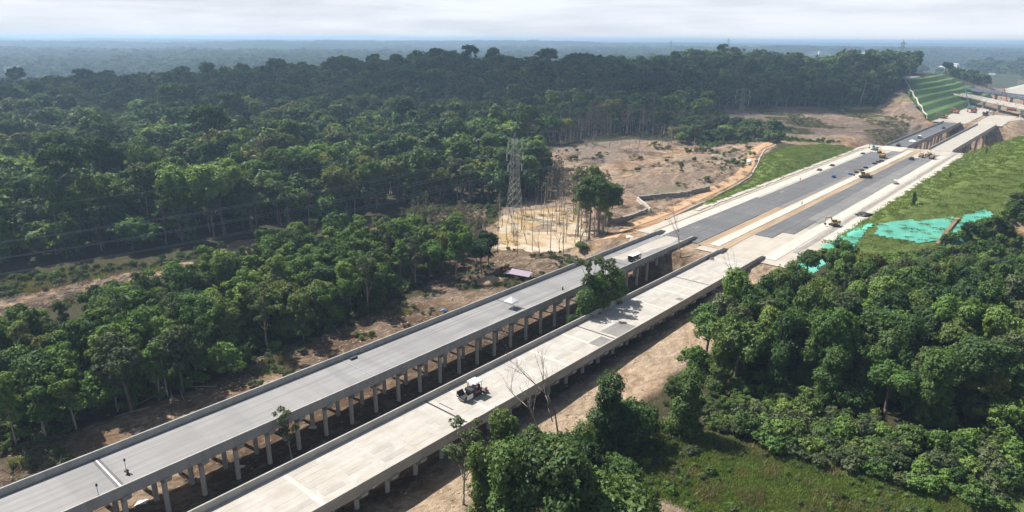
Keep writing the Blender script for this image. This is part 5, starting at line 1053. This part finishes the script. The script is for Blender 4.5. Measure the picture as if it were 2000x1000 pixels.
# ------------------------------------------------------------------ undergrowth, grass
gprng = np.random.default_rng(3)
def tuft(n, R_, h, w, mat, name):
    c = gprng.normal(size=(n, 2))*R_*.5; a = gprng.uniform(0, 6.3, n); ln = gprng.uniform(.3, 1., n)*h; le = gprng.normal(size=(n, 2))*.45*ln[:, None]; d = np.stack([np.cos(a), np.sin(a)], 1)*w*.5
    v = np.stack([np.c_[c-d, np.full(n, -.08)], np.c_[c+d, np.full(n, -.08)], np.c_[c+le+d*.3, ln], np.c_[c+le-d*.3, ln]], 1).reshape(-1, 3); me = np_mesh(name, v, np.arange(4*n).reshape(-1, 4)); fattr(me, 'tint', np.repeat(gprng.uniform(0, 1, n), 4)); me.materials.append(M[mat]); return add_proto(name, me)
TUFT = [tuft(200, 1.3, .42, .12, 'grass_blade', 'tuft'), tuft(200, 1.3, .34, .13, 'leaf_light', 'tuft'), tuft(200, 1.2, .6, .1, 'grass_dry', 'tuft')]
LOW = [tuft(170, 2.0, .2, .2, 'grass_blade', 'tuft'), tuft(170, 2.0, .26, .22, 'grass_blade', 'tuft')]
def rock(seed, name='rock'):
    bm = bmesh.new(); bmesh.ops.create_icosphere(bm, subdivisions=1, radius=.5); rr = random.Random(seed)
    for v in bm.verts: v.co = v.co*rr.uniform(.6, 1.2); v.co.z *= .65
    me = bpy.data.meshes.new(name); bm.to_mesh(me); bm.free(); me.materials.append(M['rubble']); return add_proto(name, me)
ROCK = [rock(k) for k in range(4)]
def brush(seed):
    rr = random.Random(seed); mb = MB()
    for _ in range(34): p = Vector((rr.gauss(0, .7), rr.gauss(0, .7), rr.uniform(0, .5))); d_ = Vector((rr.gauss(0, 1), rr.gauss(0, 1), rr.gauss(.15, .35))).normalized()*rr.uniform(.6, 1.8); mb.tube(p-d_*.5, p+d_*.5, .045, .015, 3, False)
    me = mb.mesh('brush'); me.materials.append(M['dead_wood']); return add_proto('brush', me)
BRUSH = [brush(k) for k in range(3)]
def strew(name, pl, d, choices, wts, s0, s1, thr=-1., nsc=9, edge=0, avoid_earth=True, **kw):
    x0, y0 = pl.min(0); x1, y1 = pl.max(0); x, y = jgrid(x0, x1, y0, y1, d, 0); k = (sdist(pl, x, y) > edge) & inview(x, y) & (fbm(x, y, nsc, 3, 23) > thr); x, y = x[k], y[k]
    if avoid_earth: e_, _, _, g_ = zone_masks(x, y); k = RNG.uniform(size=x.size) > np.clip(e_-g_*1.2, 0, 1); x, y = x[k], y[k]
    z = gz(x, y); n = len(x); s_ = RNG.uniform(s0, s1, n); ch = np.array(choices)[RNG.choice(len(choices), n, p=wts)]
    return np.c_[x, y, z], ch, np.c_[np.zeros(n), np.zeros(n), RNG.uniform(0, 6.3, n)], np.c_[s_, s_, s_*RNG.uniform(.8, 1.2, n)]
def cat(*parts): return [np.concatenate([p[i] for p in parts]) for i in range(4)]
B = PI['bush']['near']; bw = [1/3]*3
CL2 = pgp([(1130, 1080), (1190, 880), (1260, 820), (1340, 835), (1500, 885), (1700, 935), (2080, 960), (2100, 1100)])
SKIRT = pgp([(1430, 845), (1470, 805), (1540, 800), (1750, 860), (2080, 880), (2100, 1040), (1900, 990), (1700, 935), (1500, 890)])
scatter('clearing_growth', *cat(strew('a', CL2, .95, TUFT, [.5, .38, .12], .6, 1.3, -.7), strew('b', CL2, 1.25, B, [.25, .3, .45], .1, .32, -.2), strew('b2', CL2, 2.4, B, [.25, .6, .15], .25, .55, .0), strew('c', F_RIGHT, 2.4, B, bw, .6, 1.2, -.5, edge=3), strew('e', SKIRT, 1.9, B, bw, .55, 1.25, -.6), strew('f', pgp([(1300, 835), (1340, 780), (1450, 745), (1600, 765), (1720, 810), (1700, 850), (1540, 815), (1440, 855)]), 1.5, B, bw, .3, .85, -.6), strew('d', poly_st([(40, -58), (120, -57), (165, -60), (165, -45), (90, -44), (50, -40)]), 3.2, B, bw, .2, .6, .1)), label='weeds, grass and low bushes in the lower right clearing', cat='undergrowth', kind='stuff')
scatter('left_undergrowth', *cat(strew('a', F_LEFT, 2.3, B, bw, .45, .95, -.5), strew('b', CORRIDOR, 2.0, B, [.2, .15, .65], .25, .8, -.4), strew('c', poly_st([(-40, -118), (150, -128), (150, -98), (-40, -98)]), 1.9, B, [.2, .2, .6], .12, .5, .0, avoid_earth=False), strew('d', poly_st([(0, -85), (150, -85), (150, -72), (0, -72)]), 4, B, bw, .15, .35, .25, avoid_earth=False), strew('e', CORRIDOR, 1.3, TUFT, [.3, .2, .5], .8, 1.5, -.2), strew('f', poly_st([(-40, -112), (150, -112), (150, -95), (-40, -95)]), 1.8, TUFT, [.3, .3, .4], .6, 1.2, .12, avoid_earth=False)), label='low bushes and weeds below the left grove and viaducts', cat='undergrowth', kind='stuff')
scatter('slope_grass', *cat(strew('a', MOUND, 2.2, LOW, [.5, .5], .6, 1.2, edge=.4, avoid_earth=False), strew('b', RHILL_G, 2.6, LOW, [.5, .5], .5, 1.2, edge=.5, avoid_earth=False), strew('c', RHILL_G, 7, B, bw, .1, .28, .22, edge=1, avoid_earth=False)), label='short green grass on the mound and the road-side hill', cat='grass', kind='stuff')
rk = [.25]*4; bk3 = [1/3]*3
SAND = Z_EARTH[4][0]; BANK = poly_st([(-40, -113), (40, -111), (105, -118), (150, -122), (150, -93.5), (-40, -93.5)]); UNDER = poly_st([(-20, -93), (155, -93), (155, -61), (-20, -61)])
scatter('rubble', *cat(strew('a', Z_EARTH[0][0], 1.0, ROCK, rk, .15, .6, .05, 6, avoid_earth=False), strew('b', BANK, 1.0, ROCK, rk, .15, .65, .0, 6, avoid_earth=False), strew('c', SAND, 1.3, ROCK, rk, .2, .7, .05, 8, avoid_earth=False), strew('d', UNDER, 1.6, ROCK, rk, .15, .5, .1, 6, avoid_earth=False), strew('e', Z_EARTH[5][0], 2.6, ROCK, rk, .3, .9, .22, 14, avoid_earth=False), strew('f', Z_EARTH[6][0], 4.5, ROCK, rk, .5, 1.8, .12, 20, avoid_earth=False)), label='stones and soil clods on the bare ground', cat='rubble', kind='stuff')
scatter('brushwood', *cat(strew('a', BANK, 2.4, BRUSH, bk3, .5, 1.2, .05, 9, avoid_earth=False), strew('b', CORRIDOR, 3.0, BRUSH, bk3, .7, 1.6, -.1, 12, avoid_earth=False), strew('c', SAND, 3.4, BRUSH, bk3, .5, 1.2, .15, 9, avoid_earth=False), strew('d', Z_EARTH[5][0], 5.5, BRUSH, bk3, .8, 1.9, .12, 22, avoid_earth=False), strew('e', UNDER, 3.5, BRUSH, bk3, .4, .9, .15, 9, avoid_earth=False)), label='dead branches and brushwood lying on cleared ground', cat='brushwood', kind='stuff')
FIELD = pgp([(1060, 320), (1100, 290), (1300, 280), (1470, 285), (1480, 320), (1380, 370), (1250, 380), (1100, 340)]); FIELD2 = pgp([(1390, 215), (1700, 205), (1790, 230), (1740, 285), (1540, 278), (1420, 255)])
scatter('field_scrub', *cat(strew('a', FIELD, 4, B+TUFT, [.12, .12, .16, .1, .1, .4], .2, .7, .3, 26, avoid_earth=False), strew('a2', FIELD, 2.2, [TUFT[2], B[2]], [.8, .2], .3, 1.0, .27, 16, avoid_earth=False), strew('b', FIELD2, 6, B, bw, .25, .7, .16, 30, avoid_earth=False), strew('c', FIELD2, 3, TUFT, [.2, .2, .6], .8, 1.6, .0, 30, avoid_earth=False), strew('d', pgp([(1360, 283), (1480, 276), (1640, 272), (1640, 280), (1500, 282), (1380, 290)]), 3.0, B, bw, .4, .9, -.2, avoid_earth=False)), label='scattered scrub on the brown cleared fields', cat='undergrowth', kind='stuff')
for k, (u, v, lb) in enumerate(((1783, 402, 'dark slim shrub in the middle of the green hill slope'), (1925, 303, 'small upright shrub on the crest of the green hill'), (1855, 348, 'thin low shrub high on the green hill slope'))):
    q = Pg(u, v); cm, tm, H = NEAR['vine'][k % 3]; r_ = empty('shrub', q, k, label=lb, cat='shrub'); s_ = (.32, .22, .18)[k]; r_.scale = (s_*.7, s_*.7, s_); link('trunk', tm, None, r_); link('crown', cm, None, r_)
for k, (u, v, sc_, kd, lb) in enumerate(((1885, 470, .42, 'round', 'dark round-crowned tree in front of the turquoise net'), (1940, 465, .36, 'tall', 'dark tree standing right of the turquoise net'), (1965, 470, .36, 'round', 'smaller tree beside the dark tree right of the net'), (1620, 520, .36, 'round', 'small round tree beside the drain below the road'))):
    q = Pg(u, v); cm, tm, H = NEAR[kd][0]; r_ = empty('broadleaf_tree', q, k, label=lb, cat='tree'); r_.scale = (sc_,)*3; link('trunk', tm, None, r_); link('crown', cm, None, r_)
yl = P(1155, 470, -6); 

# ------------------------------------------------------------------ cloud whose shadow lies on the far forest, and the air
def cloud(cx, cy, rx, ry, rz_, alt, seed, dens):
    k = (alt)/SUN_DIR.z; c = Vector((cx, cy, 0))+SUN_DIR*k; bm = bmesh.new(); bmesh.ops.create_icosphere(bm, subdivisions=5, radius=1)
    co = np.array([v.co[:] for v in bm.verts]); n = 1+.9*fbm(co[:, 0]*1.2+seed, co[:, 1]*1.2+co[:, 2]*.7, 1, 4, seed); co = co*n[:, None]*np.array([rx, ry, rz_]); co[:, 2] = np.where(co[:, 2] < 0, co[:, 2]*.35, co[:, 2])
    for v, p in zip(bm.verts, co): v.co = p
    me = bpy.data.meshes.new('cloud'); bm.to_mesh(me); bm.free(); mt = bpy.data.materials.new('cloud_vapour'); mt.use_nodes = True; nn = mt.node_tree.nodes; nn.clear(); oo = nn.new('ShaderNodeOutputMaterial'); pv_ = nn.new('ShaderNodeVolumePrincipled'); pv_.inputs['Color'].default_value = (1, 1, 1, 1); pv_.inputs['Density'].default_value = dens; mt.node_tree.links.new(pv_.outputs[0], oo.inputs['Volume'])
    return tag(link('cloud', me, mt, None, c), 'low white cloud drifting above the far forest', 'cloud', None, 'stuff')
cloud(-130, 560, 520, 185, 90, 700, 3, .012)
me = MB().box((0, 0, -60), (33000, 33000, 124)).mesh('haze'); mt = bpy.data.materials.new('haze'); mt.use_nodes = True; nn = mt.node_tree.nodes; nn.clear(); oo = nn.new('ShaderNodeOutputMaterial'); pv_ = nn.new('ShaderNodeVolumePrincipled')
pv_.inputs['Color'].default_value = (.50, .72, 1, 1); pv_.inputs['Density'].default_value = 2.5e-4; pv_.inputs['Anisotropy'].default_value = .25; mt.node_tree.links.new(pv_.outputs[0], oo.inputs['Volume'])
o = link('haze', me, mt); tag(o, 'pale blue haze in the air over the valley', 'haze', None, 'stuff')
